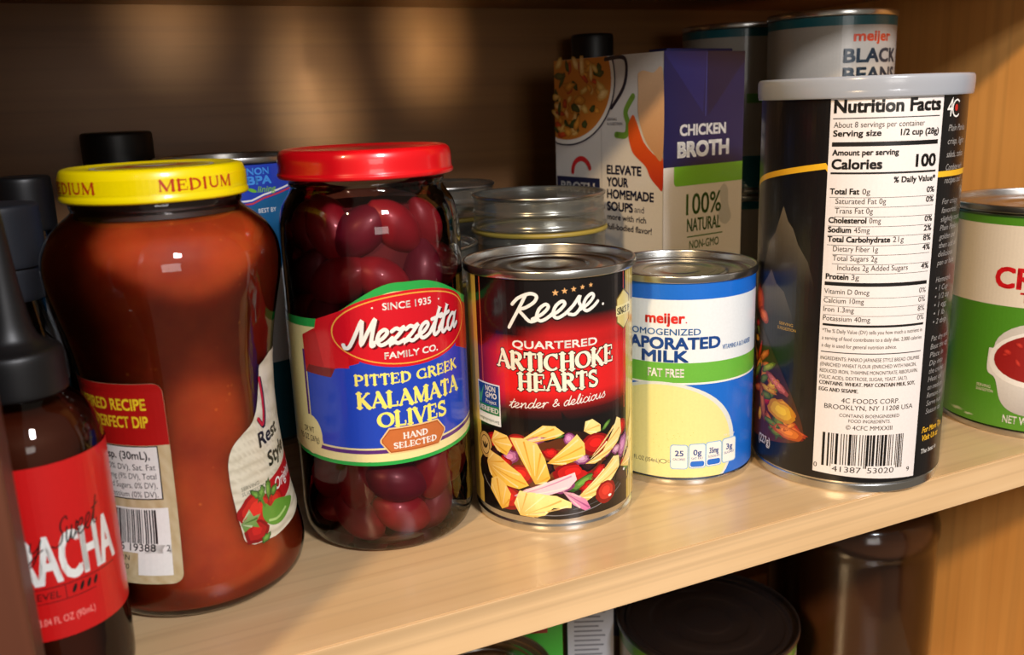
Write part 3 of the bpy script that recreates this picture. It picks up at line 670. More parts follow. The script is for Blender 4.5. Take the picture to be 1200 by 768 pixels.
lathe('glass_neck_shade', [(28.3, 143.3), (27.4, 146), (27.4, 149), (0, 149)], plain('dark_headspace', rgb(44, 18, 12), rough=.6), t)
lid = lathe('jar_lid', rounded([(28.2, 149.2), (31.4, 148.9), (32.2, 149.6), (32.1, 150.8), (31.7, 151.6), (31.6, 157.2), (30.8, 159.6), (29.2, 160.4), (27, 160), (25.4, 159.4), (0, 159.6)], 4, .35), M_yel, t, seg=128, sharp=False)
a = Art(); RI = rgb(196, 44, 18); a.rect(-78, 152.0, 78, 157.0, rgb(255, 226, 0), 0)
a.serif('MEDIUM', .6, 152.9, 3.5, 27.6, RI, 1, extra=.06)
a.serif('MEDIUM', -47.2, 152.9, 3.5, 27.6, RI, 1, extra=.06)
a.serif('MEDIUM', 46, 152.9, 3.5, 27.6, RI, 1, extra=.06)
a.build('side_lettering', M_gloss, lid, R=31.75, off=.06)
a = Art()
a.ell(0, 0, 21, 21, rgb(244, 236, 220), 0, n=48); a.ell(0, 0, 19.5, 19.5, rgb(250, 214, 20), 1, n=48)
a.poly([(-16, -4), (-8, 6), (0, 2), (9, 8), (16, 0), (8, -3), (0, -8), (-8, -6)], rgb(206, 30, 26), 2); a.poly([(-8, -1), (0, 3), (9, 2), (2, -4)], WH, 3)
a.build('top_print', M_gloss, lid, plane=lambda u, v, o: Vector((u*MM, v*MM, (159.7 + o) * MM)))
# back label (nutrition side)
a = Art(); a.R0 = 34.6; a.vstep = 4.0
BG = rgb(206, 190, 152)
def paper(u, v): return mixc(BG, rgb(184, 160, 116), .5 + .5 * math.sin(u*1.3 + 3*math.sin(v*.35)) * math.sin(v*.6 + u*.2))
RB = rgb(170, 20, 18)
a.rrect(-62, 16.5, -6.2, 89, 3.4, paper, 0); a.vstep = 3.0
pts = [(-62, 66.4), (-6.25, 66.4), (-6.25, 85.6)] + arc(-9.6, 85.6, 3.35, 3.35, 0, 90, 5) + [(-62, 88.95)]
a.poly(pts, RB, 1)
YT = rgb(240, 206, 40)
a.text('INSPIRED RECIPE', -12.6, 79.4, 4.0, YT, 2, w=33, bold=.2, al='r'); a.text('FOR THE PERFECT DIP', -12.6, 73.0, 4.0, YT, 2, w=38, bold=.2, al='r')
a.rect(-58, 46.6, -10.4, 66.2, K_, 1.5); a.rect(-57.6, 47.0, -10.8, 65.8, rgb(226, 224, 218), 2)
a.text('Serving size 2 Tbsp. (30mL),', -13.6, 61.4, 2.8, K_, 3, w=44, bold=.1, al='r')
for i, s in enumerate(['Calories 10, Fat 0g (0% DV), Sat. Fat', '0g (0% DV), Sodium 230mg (9% DV), Total', 'Carb. 2g (1% DV), Added Sugars, 0% DV),', 'Iron 0mg (0% DV), Potassium (0% DV).']):
    a.text(s, -12, 57.4 - i*3.3, 2.1, rgb(50, 50, 50), 3, w=43, al='r')
a.rect(-38, 27.4, -9.2, 43.6, WH, 2); a.rect(-20.5, 19.6, -9.2, 30.4, WH, 2)
a.barcode(-36.5, 30.8, -13.2, 43.0, K_, 3, 5); a.text('5 19388', -20.8, 28.1, 2.6, K_, 3, w=13, al='c', bold=.05); a.text('2', -10.8, 28.1, 2.2, K_, 3, w=1.2)
a.text('RN', -27, 24.6, 1.8, K_, 2); a.text('5770', -29, 21.4, 1.8, K_, 2)
a.build('back_label', M_print, t, R=sR, off=.15)
# front label wraps off to the right
a = Art(); a.R0 = 34.6; a.vstep = 3.0
def cream(u, v): return mixc(rgb(222, 214, 190), rgb(176, 164, 134), max(0, math.sin(v*1.6 + .6*math.sin(u*.5))) * .6)
edge = [(17, 23.2), (14.2, 25.5), (13.6, 30), (12.6, 42), (12.4, 50), (12.9, 56), (15.5, 61), (20, 64.2), (25, 67), (28.5, 72), (30.4, 80), (31.6, 87), (40, 90), (60, 90), (60, 27), (40, 23.8), (26, 22.4)]
a.poly(catmull(edge[:12], 4) + edge[12:], cream, 0)
a.poly([(27.0, 42.5), (60, 49), (60, 37), (26, 31)], rgb(178, 20, 30), 1)
a.text('Original', 31.6, 37.6, 4.2, WH, 2, shear=.25, bold=.1, w=17, rot=6)
a.text('Rest', 27.4, 56.4, 5.4, K_, 2, bold=.3, w=14, shear=.12, rot=8); a.text('Style', 31, 47.6, 5.4, K_, 2, bold=.3, w=15, shear=.12, rot=8)
a.line(catmull([(31.5, 82), (33, 72), (31.6, 64), (28.6, 67)]), 1.9, K_, 1.6); a.line(catmull([(31.0, 82.4), (32.4, 72), (31.0, 64.6), (28.4, 67.4)]), 1.3, rgb(190, 24, 30), 2.4)
a.text('SERVING', 16, 43.6, 1.4, rgb(110, 110, 96), 2); a.text('SUGGESTION', 16, 41.6, 1.4, rgb(110, 110, 96), 2)
a.blob(20.6, 34.6, 7.4, 6.4, rgb(226, 50, 36), rgb(150, 14, 16), 1.6); a.blob(30.5, 34.6, 5.0, 4.0, rgb(214, 50, 36), rgb(150, 14, 16), 1.6)
a.blob(19.0, 27.2, 5.0, 4.2, rgb(200, 34, 30), rgb(130, 10, 14), 2)
a.wedge([(13.6, 32), (16, 33.4), (17.6, 36.4), (18.8, 33.2), (21.8, 33), (19.4, 31), (20.2, 28.4), (17.2, 30), (14.4, 28.8)], GR, GRD, 2.6, 3)
a.poly(catmull([(23.5, 35.6), (22.6, 31.2), (25.2, 27.2), (30, 26), (36, 27.6), (42, 30.6), (36, 33.2), (30.4, 34.8), (27.2, 33.6), (25.4, 35.4)]), rgb(98, 152, 52), 2.8)
a.line(catmull([(25, 29), (29, 28.2), (35, 29.6)]), .9, rgb(170, 206, 120), 3.2); a.line(catmull([(24.4, 35), (23.6, 38), (25, 39.4)]), 1.1, rgb(80, 130, 44), 3.2)
for q in [(24, 40, 3.4, 1.5, 60), (27.6, 40.4, 3.8, 1.5, 80), (30.6, 38.6, 3, 1.4, 30), (21.6, 40.4, 3, 1.2, 130), (22, 23.8, 2.4, 1.2, 20)]: a.blob(q[0], q[1], q[2], q[3], rgb(120, 170, 70), GRD, 2.2, rot=q[4], jit=.25)
a.build('front_label', M_print, t, R=sR, off=.15)

# ================================================================== 5. BREAD CRUMB CANISTER
PX, PY = .3223, .3166
t = thing('crumb_canister', 'tall black paperboard canister with a frosted lid and white Nutrition Facts panel', 'canister', PX, PY, 0, faceout(PX, PY))
lathe('canister_body', [(0, 2), (41, 2), (41, 0.2), (42.2, 0), (42.6, .6), (42.4, 3.6), (41.9, 4.2), (42.0, 5.2), (43.3, 5.8), (43.3, 176), (43.0, 177), (0, 177)], M_tin, t, seg=128)
lathe('plastic_lid', rounded([(44.1, 174.2), (45.0, 174.0), (45.3, 175), (45.6, 179.8), (45.4, 182.0), (44.6, 182.9), (43.2, 182.7), (42.2, 180.8), (41.2, 180.4), (0, 180.4)], 4, .35), M_milky, t, seg=128, sharp=False)
a = Art(); a.R0 = 43.4; a.vstep = 8.0
a.rect(-136, 5.6, 136, 175.6, rgb(13, 12, 14), 0)
YG = rgb(240, 186, 40)
us = [-70 + i*3.0 for i in range(63)]
def gold(u): return 134.8 + 11.8 * min(1, max(0, (u + 62) / 50)) ** .6 if u < -12 else 141.6 - .7 * math.sin((u - 36) * .05)
a.tri([(u, gold(u) - 1.2) for u in us[:21]] + [(u, gold(u) + 1.4) for u in us[:21]], [(i, i+1, 22+i, 21+i) for i in range(20)], YG, 1)
a.rect(34, 140.6, 110, 143.0, YG, 1)
# crumb heaps
def heap(pts, c0, c1, L):
    ymax = max(p[1] for p in pts); ymin = min(p[1] for p in pts)
    a.poly(pts, lambda u, v: mixc(c0, c1, (ymax - v) / (ymax - ymin) * 1.5), L)
heap([(-66, 90), (-66, 122), (-62, 130), (-58, 122), (-52, 116), (-48, 104), (-44, 90)], rgb(96, 88, 78), rgb(18, 17, 18), .8)
heap([(-50, 78), (-47, 100), (-42, 112), (-38, 116), (-33, 128.5), (-30, 122), (-27, 119), (-24, 112), (-19, 105), (-16, 96), (-14, 78)], rgb(116, 106, 90), rgb(18, 17, 18), 1)
heap([(-58, 70), (-54, 84), (-48, 90), (-43, 95), (-40, 99), (-36, 93), (-31, 90), (-26, 80), (-22, 66)], rgb(100, 92, 80), rgb(18, 17, 18), 1.4)
# stir-fried dish on the left
OR, OR2 = rgb(230, 120, 40), rgb(150, 50, 14)
a.blob(-52, 83, 6, 7, rgb(220, 90, 50), rgb(120, 26, 14), 2, rot=30); a.blob(-46, 76, 5, 3, rgb(226, 110, 60), rgb(140, 40, 20), 2.2, rot=-20)
a.poly(catmull([(-70, 14), (-70, 80), (-54, 77), (-38, 62), (-25, 44), (-17.5, 26), (-22, 20), (-40, 16)]), lambda u, v: mixc(rgb(90, 40, 16), rgb(40, 26, 14), (v - 14) / 50), 2)
rf = random.Random(5)
for k in range(60):
    tt = rf.random(); u = -66 + tt*46; vmax = 76 - max(0, (u + 56)) * 1.3; v = 22 + rf.random() * max(3, vmax - 24)
    ci, co = rf.choice([(rgb(238, 150, 50), rgb(170, 70, 16)), (rgb(206, 36, 30), rgb(110, 10, 14)), (rgb(130, 150, 40), rgb(60, 80, 20)), (rgb(244, 200, 60), rgb(190, 110, 20)), (rgb(236, 120, 60), rgb(150, 40, 16))])
    a.blob(u, v, rf.uniform(3, 7), rf.uniform(1.2, 2.6), ci, co, 2.4 + k*.05, rot=rf.uniform(-70, 70), jit=.2, n=12)
for (u, v, ru, rv, r, ci, co) in [(-34, 46, 9, 2.2, -28, rgb(232, 130, 120), rgb(140, 60, 50)), (-30, 33, 9, 5, -12, rgb(246, 206, 50), rgb(196, 130, 10)), (-26, 24, 9, 3.2, -6, rgb(240, 140, 50), rgb(170, 70, 16)), (-44, 34, 2.4, 9, 14, rgb(226, 130, 60), rgb(140, 60, 20)), (-40, 52, 6, 1.8, 30, rgb(170, 180, 50), rgb(80, 96, 20)), (-36, 26, 7, 1.5, -8, rgb(120, 150, 50), rgb(60, 80, 20))]:
    a.blob(u, v, ru, rv, ci, co, 5.2, rot=r, jit=.12)
a.text('SERVING', -33, 74.6, 1.3, rgb(190, 150, 60), 2, w=8); a.text('SUGGESTION', -34, 72.4, 1.3, rgb(190, 150, 60), 2, w=10.6)
a.text('(227g)', -46.5, 13.6, 4.0, WH, 3, w=10, bold=.12)
# nutrition panel
NP = rgb(232, 226, 224)
a.poly([(-12.4, 9.0), (34.0, 6.8), (35.2, 175.0), (-12.0, 175.4)], NP, 1.2)
T = lambda s, u, v, h, w=None, b=0.0, al='l': a.text(s, u, v, h, K_, 3, w=w, bold=b, al=al)
Lr = 33.4
T('Nutrition Facts', -10.4, 168.4, 5.0, 43.8, .42)
a.rect(-10.8, 165.8, Lr, 166.2, K_, 2.4)
T('About 8 servings per container', -10.4, 162.3, 2.3, 36.5); T('Serving size', -10.4, 158.8, 2.4, 18.6, .16); T('1/2 cup (28g)', Lr, 158.8, 2.4, 17.4, .16, 'r')
a.rect(-10.8, 154.6, Lr, 156.4, K_, 2.4)
T('Amount per serving', -10.4, 151.0, 2.3, 26, .16); T('Calories', -10.4, 145.4, 3.9, 19.6, .3); T('100', Lr - .6, 145.8, 4.8, 9.4, .38, 'r')
a.rect(-10.8, 143.2, Lr, 144.0, K_, 2.4)
T('% Daily Value*', Lr, 139.6, 2.3, 19, .16, 'r')
row = [('Total Fat', '0g', '0%', 0, 1), ('Saturated Fat 0g', '', '0%', 2.4, 0), ('Trans Fat 0g', '', '', 2.4, 0), ('Cholesterol', '0mg', '0%', 0, 1), ('Sodium', '45mg', '2%', 0, 1), ('Total Carbohydrate', '21g', '8%', 0, 1), ('Dietary Fiber 1g', '', '4%', 2.4, 0), ('Total Sugars 2g', '', '', 2.4, 0), ('Includes 2g Added Sugars', '', '4%', 4.6, 0), ('Protein', '3g', '', 0, 1)]
v = 134.9; lw_ = {'Total Fat': 11.6, 'Cholesterol': 15, 'Sodium': 9.2, 'Total Carbohydrate': 25, 'Protein': 9.2, 'Saturated Fat 0g': 20, 'Trans Fat 0g': 15, 'Dietary Fiber 1g': 18, 'Total Sugars 2g': 18, 'Includes 2g Added Sugars': 29}
for nm, am, pc, ind, bd in row:
    T(nm, -10.6 + ind, v, 2.3, lw_[nm], .17 if bd else 0)
    if am: T(am, -10.6 + lw_[nm] + 1.2, v, 2.3, 1.55 * len(am))
    if pc: T(pc, Lr, v, 2.3, 3.9, .12, 'r')
    if nm != 'Protein': a.rect(-10.8 + ind, v - 1.5, Lr, v - 1.32, K_, 2.4)
    v -= 4.05
a.rect(-11, 95.6, Lr - .2, 97.2, K_, 2.4)
for i, (s, w_, pc) in enumerate([('Vitamin D 0mcg', 18.4, '0%'), ('Calcium 10mg', 16.4, '0%'), ('Iron 1.3mg', 12.6, '8%'), ('Potassium 40mg', 19.4, '0%')]):
    vv = 92.0 - i * 4.0; T(s, -11, vv, 2.2, w_); T(pc, Lr - .4, vv, 2.2, 3.6, 0, 'r')
    if i < 3: a.rect(-11, vv - 1.5, Lr - .4, vv - 1.35, K_, 2.4)
a.rect(-11, 77.6, Lr - .4, 78.6, K_, 2.4)
for i, s in enumerate(['*The % Daily Value (DV) tells you how much a nutrient in', 'a serving of food contributes to a daily diet. 2,000 calories', 'a day is used for general nutrition advice.']):
    T(s, -11, 74.6 - i*3.3, 1.7, 43.6 if i < 2 else 31.5)
a.rect(-11.2, 65.6, Lr - .6, 66.0, K_, 2.4)
ing = [('INGREDIENTS: PANKO JAPANESE STYLE BREAD CRUMBS', 43.4), ('(ENRICHED WHEAT FLOUR (ENRICHED WITH NIACIN,', 42), ('REDUCED IRON, THIAMINE MONONITRATE, RIBOFLAVIN,', 43), ('FOLIC ACID), DEXTROSE, SUGAR, YEAST, SALT).', 38)]
for i, (s, w_) in enumerate(ing): T(s, -11.2, 62.2 - i*2.9, 1.6, w_)
T('CONTAINS: WHEAT. MAY CONTAIN MILK, SOY,', -11.2, 50.8, 1.7, 42, .12); T('EGG AND SESAME.', -11.2, 47.8, 1.7, 16.5, .12)
T('4C FOODS CORP.', 11, 43.0, 2.2, 25, 0, 'c'); T('BROOKLYN, NY 11208 USA', 11, 39.8, 2.2, 39, 0, 'c')
T('CONTAINS BIOENGINEERED', 11, 36.4, 1.5, 26, 0, 'c'); T('FOOD INGREDIENTS.', 11, 34.0, 1.5, 18, 0, 'c'); T('© 4CFC MMXXIII', 11, 30.6, 2.0, 20, 0, 'c')
a.barcode(-8.6, 12.4, 26.8, 28.4, K_, 3, 9); a.rect(-4.6, 9.0, 9.0, 13.6, NP, 3.4); a.rect(10.6, 9.0, 23.4, 13.6, NP, 3.4)
a.text('41387', -4, 10.2, 2.6, K_, 4, w=12.4); a.text('53020', 11, 10.2, 2.6, K_, 4, w=12); a.text('0', -12.0, 11.2, 2.2, K_, 4, w=1.5); a.text('9', 29.6, 9.8, 2.2, K_, 4, w=1.5)
# copy wrapping off to the right
a.text('4', 37.4, 165.4, 7.6, WH, 2, w=3.6, shear=.12); a.line(arc(44.4, 168.6, 3.0, 3.4, 50, 310, 16), .7, WH, 2); a.ell(44.2, 168.8, 1.2, 1.4, rgb(190, 40, 30), 2)
cp = ['Plain Panko', 'crisp, light', 'salads, cutlets', 'Combine with', 'recipes too!']
for i, s in enumerate(cp): a.text(s, 39.5, 159.4 - i*5.4, 2.6, rgb(160, 156, 152), 2, w=15, shear=.2)
cp = ['For crispy', 'favorites,', 'slightly moist', 'Plain Panko', 'golden and', 'then add oil', 'delicious', 'pan or bake', '', 'Homestyle', '• 1 Cup', '• 1/2 tsp', '• 1 egg', '• 1 lb', '• 2 tbsp', '', 'Pat dry and', 'Beat the egg', 'Place in', 'Dip into', 'the crumbs', 'Heat oil', 'on medium', 'Remove and', 'Serve hot', 'Season to']
v = 129
for s in cp:
    if s: a.text(s, 39.0, v, 2.4, rgb(150, 147, 144), 2, w=1.25*len(s)+1.5, shear=.2)
    v -= 3.75
a.text('For More Tips', 37.6, 26.5, 2.6, YG, 2, w=18, shear=.2, bold=.12); a.text('Visit Us at', 37.6, 22.6, 2.6, YG, 2, w=14, shear=.2, bold=.12); a.text('The best in', 37.6, 16.4, 2.2, WH, 2, w=13, shear=.2)
a.build('label', M_print, t, R=43.4, off=.05, gap=.04)

# ================================================================== 6. CRUSHED TOMATO CAN
CX, CY = .4611, .3148
t = thing('food_can', 'wide tin can with cream and green label showing a bowl of crushed tomatoes', 'can', CX, CY, 0, faceout(CX, CY))
can_parts(t, 50.4, 118.8, 51.6, neck=.965, tin=M_tin2, lidmat=M_tin2)
a = Art(); a.R0 = 50.5; a.vstep = 8.0
G1 = rgb(78, 140, 34); CR_ = rgb(226, 214, 196)
a.rect(-158, 4.6, 158, 113.6, G1, 0); a.rect(-158, 68.7, 158, 109.4, CR_, 1); a.rect(-158, 113.2, 158, 114.2, rgb(40, 70, 30), 1)
RC = rgb(206, 24, 30)
a.text('CRUSHED', -23.2, 78.2, 10.0, RC, 2, w=62, bold=.7); a.text('TOMATOES', -10.8, 71.6, 4.6, RC, 2, w=42, bold=.4)
a.ell(4, 46, 25, 16, rgb(206, 200, 192), 2); a.poly(catmull([(-23.4, 46), (-23.4, 34), (-19, 30), (-15, 18), (-6, 13), (14, 13), (24, 20), (28, 34), (29, 46)]), lambda u, v: mixc(rgb(226, 222, 216), rgb(168, 162, 158), (34 - v) / 24), 2.4)
a.ell(4, 43, 27.4, 15.4, rgb(236, 232, 226), 3, rot=8); a.ell(4, 43.6, 24.6, 13.2, rgb(150, 28, 26), 4, rot=8)
for k in range(26): an = rf.uniform(0, 2*PI); q = rf.uniform(0, .85); a.blob(4 + 23*q*math.cos(an), 43.6 + 12*q*math.sin(an), rf.uniform(2, 4), rf.uniform(1, 2), rgb(206, 60, 46), rgb(150, 24, 24), 5 + k*.04, rot=rf.uniform(-60, 60), n=10)
a.text('SERVING', -28.5, 24.4, 1.5, CR_, 2, w=7.6); a.text('SUGGESTION', -28.5, 22.2, 1.5, CR_, 2, w=9)
a.text('NET WT 28 OZ (1 LB 12 OZ)', -13.5, 7.8, 4.0, WH, 2, w=46, bold=.1)
for q in ((-40, 8.4, 5, .9), (-32, 7.6, 3, .6)): a.blob(q[0], q[1], q[2], q[3], rgb(190, 200, 170), rgb(120, 160, 90), 2, jit=.4)
a.build('label', M_print, t, R=50.45, off=.05)

# ================================================================== 7. HOT SAUCE BOTTLE
BX, BY = -.0265, .302
t = thing('sauce_bottle', 'small brown glass sauce bottle with bright red label and black nozzle cap', 'bottle', BX, BY, 0, faceout(BX, BY))
m_br = glassy('brown_sauce_glass', tint=(.62, .46, .36), edge=(.2, .12, .08), gloss=.9)
lathe('glass_body', rounded([(0, 2), (14, 2), (17, .2), (20, .8), (21.4, 4), (21.4, 80), (20.6, 86), (17.5, 92.6), (13.2, 97), (11.4, 99.5), (11.2, 106)], 4, .35), m_br, t, sharp=False)
lathe('sauce', rounded([(0, 3.5), (18, 3.5), (20.2, 6), (20.2, 80), (19, 87), (14, 93), (0, 93)], 3, .3), plain('dark_chili_sauce', rgb(84, 40, 24), rough=.6, noise=.3), t, sharp=False)
cap = lathe('nozzle_cap', rounded([(11, 97.5), (13.4, 97.5), (13.8, 98.4), (13.8, 109.5), (13, 111), (10.5, 112), (7.6, 114), (6.2, 118), (4.6, 130), (3.4, 146), (2.6, 156), (1.6, 158), (0, 158.4)], 4, .35), M_black, t, sharp=False)
for k in range(30):
    pass
a = Art(); a.R0 = 21.5
RL = rgb(206, 22, 22)
a.rect(-58, 25.0, 58, 80.2, RL, 0)
a.text('SRIRACHA', 21.4, 43.6, 14.6, WH, 2, w=41.5, bold=.55, al='r')
a.script('Sweet', 1.8, 58.2 - 4, 4.4, 14.2, K_, 3, wt=.1, rot=14, shear=.45); a.script('y', -5.2, 53.0, 4.0, 4.0, K_, 3, wt=.1, rot=12, shear=.45)
a.rect(-20, 42.0, 20.4, 42.25, K_, 2); a.rect(-20, 37.3, 12, 37.5, K_, 2); a.text('LEVEL', -6.4, 38.6, 2.2, K_, 2, w=8, shear=.1); a.rect(3.0, 37.6, 3.2, 42, K_, 2)
for k in range(4): a.ell(5.6 + 2.2*k, 39.9, .55, 1.5, K_, 2, rot=-22, n=12)
a.text('3.04 FL OZ (90mL)', -5.4, 30.2, 2.3, rgb(246, 150, 140), 2, w=16)
a.build('label', M_print, t, R=21.45, off=.08)

# ================================================================== 8. BROTH CARTON
KX, KY, KH = .2857, .4198, 201.4
al_ = math.radians(80)
t = thing('broth_carton', 'tall white and navy paperboard carton reading CHICKEN BROTH', 'carton', KX, KY, 0, math.radians(10))
# local axes: +X along the narrow panel, +Y along the wide side panel
bm = bmesh.new(); W_, D_ = .0635, .095
bmesh.ops.create_cube(bm, size=1)
for v in bm.verts: v.co = Vector(((v.co.x + .5) * W_, (v.co.y + .5) * D_, (v.co.z + .5) * (KH - .6) * MM))
bmesh.ops.bevel(bm, geom=list(bm.edges), offset=.0009, segments=2, affect='EDGES')
link_bm('carton_body', bm, plain('carton_board', rgb(196, 190, 180), rough=.5, noise=.04), t, smooth=False)
WC = rgb(206, 200, 190)
# wide side panel: s measured from the near corner, drawn with u = -s
a = Art()
a.rect(-95, 1, -.2, 200.6, WC, 0); a.rect(-51.5, 1, -51.0, 200.6, rgb(176, 168, 158), 1)
def clipell(cu, cv, ru, rv, c, L, umin=-95, vmax=200.6, umax=0):
    p = [(max(umin, min(umax, x)), min(vmax, y)) for x, y in arc(cu, cv, ru, rv, 0, 360, 60)[:-1]]
    a.poly(p, c, L)
clipell(-84, 188, 46.5, 39, rgb(196, 188, 180), 1.4); clipell(-84, 188, 45.6, 38, rgb(24, 26, 44), 2); clipell(-84, 188, 44.4, 37, rgb(226, 220, 208), 2.6); clipell(-84, 188, 42, 34.4, rgb(196, 116, 36), 3.2)
for k in range(90):
    u = rf.uniform(-94, -44); v = rf.uniform(157, 199)
    if ((u + 84) / 39) ** 2 + ((v - 188) / 32) ** 2 > .95: continue
    ci, co = rf.choice([(rgb(226, 160, 60), rgb(170, 96, 20)), (rgb(232, 200, 120), rgb(190, 140, 50)), (rgb(210, 70, 30), rgb(150, 40, 14)), (rgb(60, 80, 34), rgb(24, 40, 16)), (rgb(236, 206, 140), rgb(200, 150, 70))])
    a.blob(u, v, rf.uniform(2.5, 6), rf.uniform(1.4, 3), ci, co, 3.6 + k*.02, rot=rf.uniform(0, 180), n=10, jit=.25)
a.line(catmull([(-47, 199), (-34, 199.6), (-29.6, 197), (-29.4, 189), (-33, 181), (-42, 172)]), 2.2, rgb(24, 26, 44), 4.2)
NV = rgb(22, 28, 62)
a.text('ELEVATE', -46.4, 134.6, 4.9, NV, 2, w=29, bold=.4); a.text('YOUR', -46.4, 127.6, 4.9, NV, 2, w=18, bold=.4); a.text('HOMEMADE', -46.4, 120.6, 4.9, NV, 2, w=39, bold=.4)
a.text('SOUPS', -46.4, 113.4, 4.9, NV, 2, w=22, bold=.4); a.text('and', -23, 113.6, 3.6, NV, 2, w=8); a.text('more with rich', -46.4, 108, 3.4, NV, 2, w=33, bold=.14); a.text('full-bodied flavor!', -46.4, 102.2, 3.4, NV, 2, w=37.6, bold=.14)
a.text('SERVING', -46, 165, 1.5, NV, 2); a.text('SUGGESTION', -46, 162.4, 1.5, NV, 2)
a.line(arc(-70, 134.4, 8.4, 8.2, 20, 180, 14), 3.0, rgb(196, 30, 36), 2); a.rect(-94, 120, -53, 131.4, NV, 2.4); a.text('BROTH', -90, 122.4, 5.8, WH, 3, w=32, bold=.3)
# chicken leg, pepper and celery
a.poly(catmull([(-20, 190), (-16, 191.5), (-8, 190), (-.3, 190), (-.3, 146), (-8, 148), (-15, 156), (-19.6, 168), (-19.6, 180)]), lambda u, v: mixc(rgb(190, 140, 96), rgb(226, 184, 140), (v - 146) / 45), 2.4)
a.poly(catmull([(-28, 163), (-24, 168), (-20.4, 163), (-15, 153), (-6, 146), (-.3, 145), (-.3, 128), (-4, 129), (-10, 134), (-14, 140), (-24, 147), (-27.6, 155)]), lambda u, v: mixc(rgb(176, 44, 14), rgb(222, 92, 30), (v - 128) / 36), 2)
a.line(catmull([(-38, 157), (-30, 157), (-28, 163), (-30, 170), (-24, 178)]), 3.6, rgb(110, 150, 50), 1.6)
ca, sa = math.cos(math.radians(10)), math.sin(math.radians(10))
a.build('side_panel_print', M_print, t, plane=lambda u, v, o: Vector((-o*MM - .00005, -u*MM, v*MM)))
a = Art()
a.rect(0, 1, 63.3, 200.8, WC, 0); a.rect(0, 139.4, 63.3, 200.8, rgb(14, 20, 66), 1)
a.poly([(0, 200.8), (32, 200.8), (30, 168), (1, 199)], rgb(20, 27, 82), 1.4); a.poly([(33, 200.8), (63.3, 200.8), (63.3, 196), (34, 166)], rgb(10, 14, 50), 1.4)
a.line([(32.5, 200.8), (32, 166)], .4, rgb(60, 66, 130), 2, cap=False)
a.rrect(8, 128.6, 70, 142, 2.5, rgb(104, 170, 30), .6) if False else a.poly([(8, 139.4), (8, 131)] + arc(10.6, 131.2, 2.6, 2.6, 180, 270, 5) + [(63.3, 128.6), (63.3, 139.4)], rgb(110, 176, 36), 1.2)
a.text('CHICKEN', 12.4, 156.2, 5.6, WH, 2, w=36, bold=.4); a.text('BROTH', 11, 144.6, 7.8, WH, 2, w=40, bold=.75)
GT = rgb(70, 112, 40)
a.text('100%', 17.8, 112.2, 11.4, GT, 2, w=28, bold=.25); a.text('NATURAL', 18.6, 102.6, 7.2, GT, 2, w=27, bold=.2); a.rect(18.6, 99.2, 47.6, 99.9, GT, 2); a.text('NON-GMO', 20.6, 92.6, 4.6, GT, 2, w=24, bold=.1)
a.poly(catmull([(44, 124), (48, 127.6), (51.4, 124), (52, 116), (54.6, 108), (50, 104), (44, 108), (46, 116)]), rgb(176, 174, 166), 1.4)
a.text('NATURAL CHICKEN FLAVOR', 10, 82, 3, GT, 2, w=42); a.text('NET WT 32 OZ (2 LB)', 12, 12, 3.4, NV, 2, w=34)
a.build('front_panel_print', M_print, t, plane=lambda u, v, o: Vector((u*MM, -o*MM - .00005, v*MM)))
fl = box('top_flap', .006, .0575, .004, .018, (KH - .6)*MM, (KH + 1.0)*MM, plain('navy_flap_board', rgb(24, 30, 88), rough=.5), t, bev=.0004)

# ================================================================== 9. BLACK BEAN CANS (two stacks of two)
def bean_can(x, y, z, label, rot=0.0):
    t = thing('food_can', label, 'can', x, y, z, faceout(x, y) + rot, 'stacked bean cans by the right wall')
    can_parts(t, 36.7, 110.6, 37.6, neck=.975)
    a = Art(); a.R0 = 36.8; a.vstep = 8
    a.rect(-115.6, 5, 115.6, 106.8, rgb(176, 170, 160), 0); a.rect(-115.6, 101.8, 115.6, 106.8, rgb(24, 100, 112), 1); a.rect(-115.6, 5, 115.6, 26, rgb(24, 100, 112), 1)
    a.text('meijer', 12.8, 93.0, 5.4, rgb(200, 66, 30), 2, w=26, bold=.4)
    NB = rgb(22, 44, 60)
    a.text('BLACK', 7.6, 81.4, 7.2, NB, 2, w=39.5, bold=.6); a.text('BEANS', 7.6, 71.0, 7.2, NB, 2, w=39.5, bold=.6)
    a.rect(-10, 60, 60, 66, rgb(90, 150, 60), 1.2)
    a.ell(24, 40, 22, 15, WH, 2)
    for k in range(18): an = rf.uniform(0, 2*PI); q = rf.uniform(0, .8); a.blob(24 + 20*q*math.cos(an), 41 + 12*q*math.sin(an), 3.2, 2.1, rgb(50, 36, 44), rgb(12, 8, 12), 3 + k*.05, rot=rf.uniform(0, 180), n=10)
    a.build('label', M_print, t, R=36.8, off=.05)
    return t
bean_can(.42, .44, .1112, 'black bean can nearest the right wall, topmost of its stack')
bean_can(.42, .44, 0.0, 'lower can hidden under the black bean can nearest the right wall')
bean_can(.415, .522, .1112, 'second teal-topped can farther back, peeking out behind the carton and the bean can', rot=math.radians(26))
bean_can(.415, .522, 0.0, 'lower can of the rear bean can stack, in deep shadow behind the carton', rot=math.radians(26))

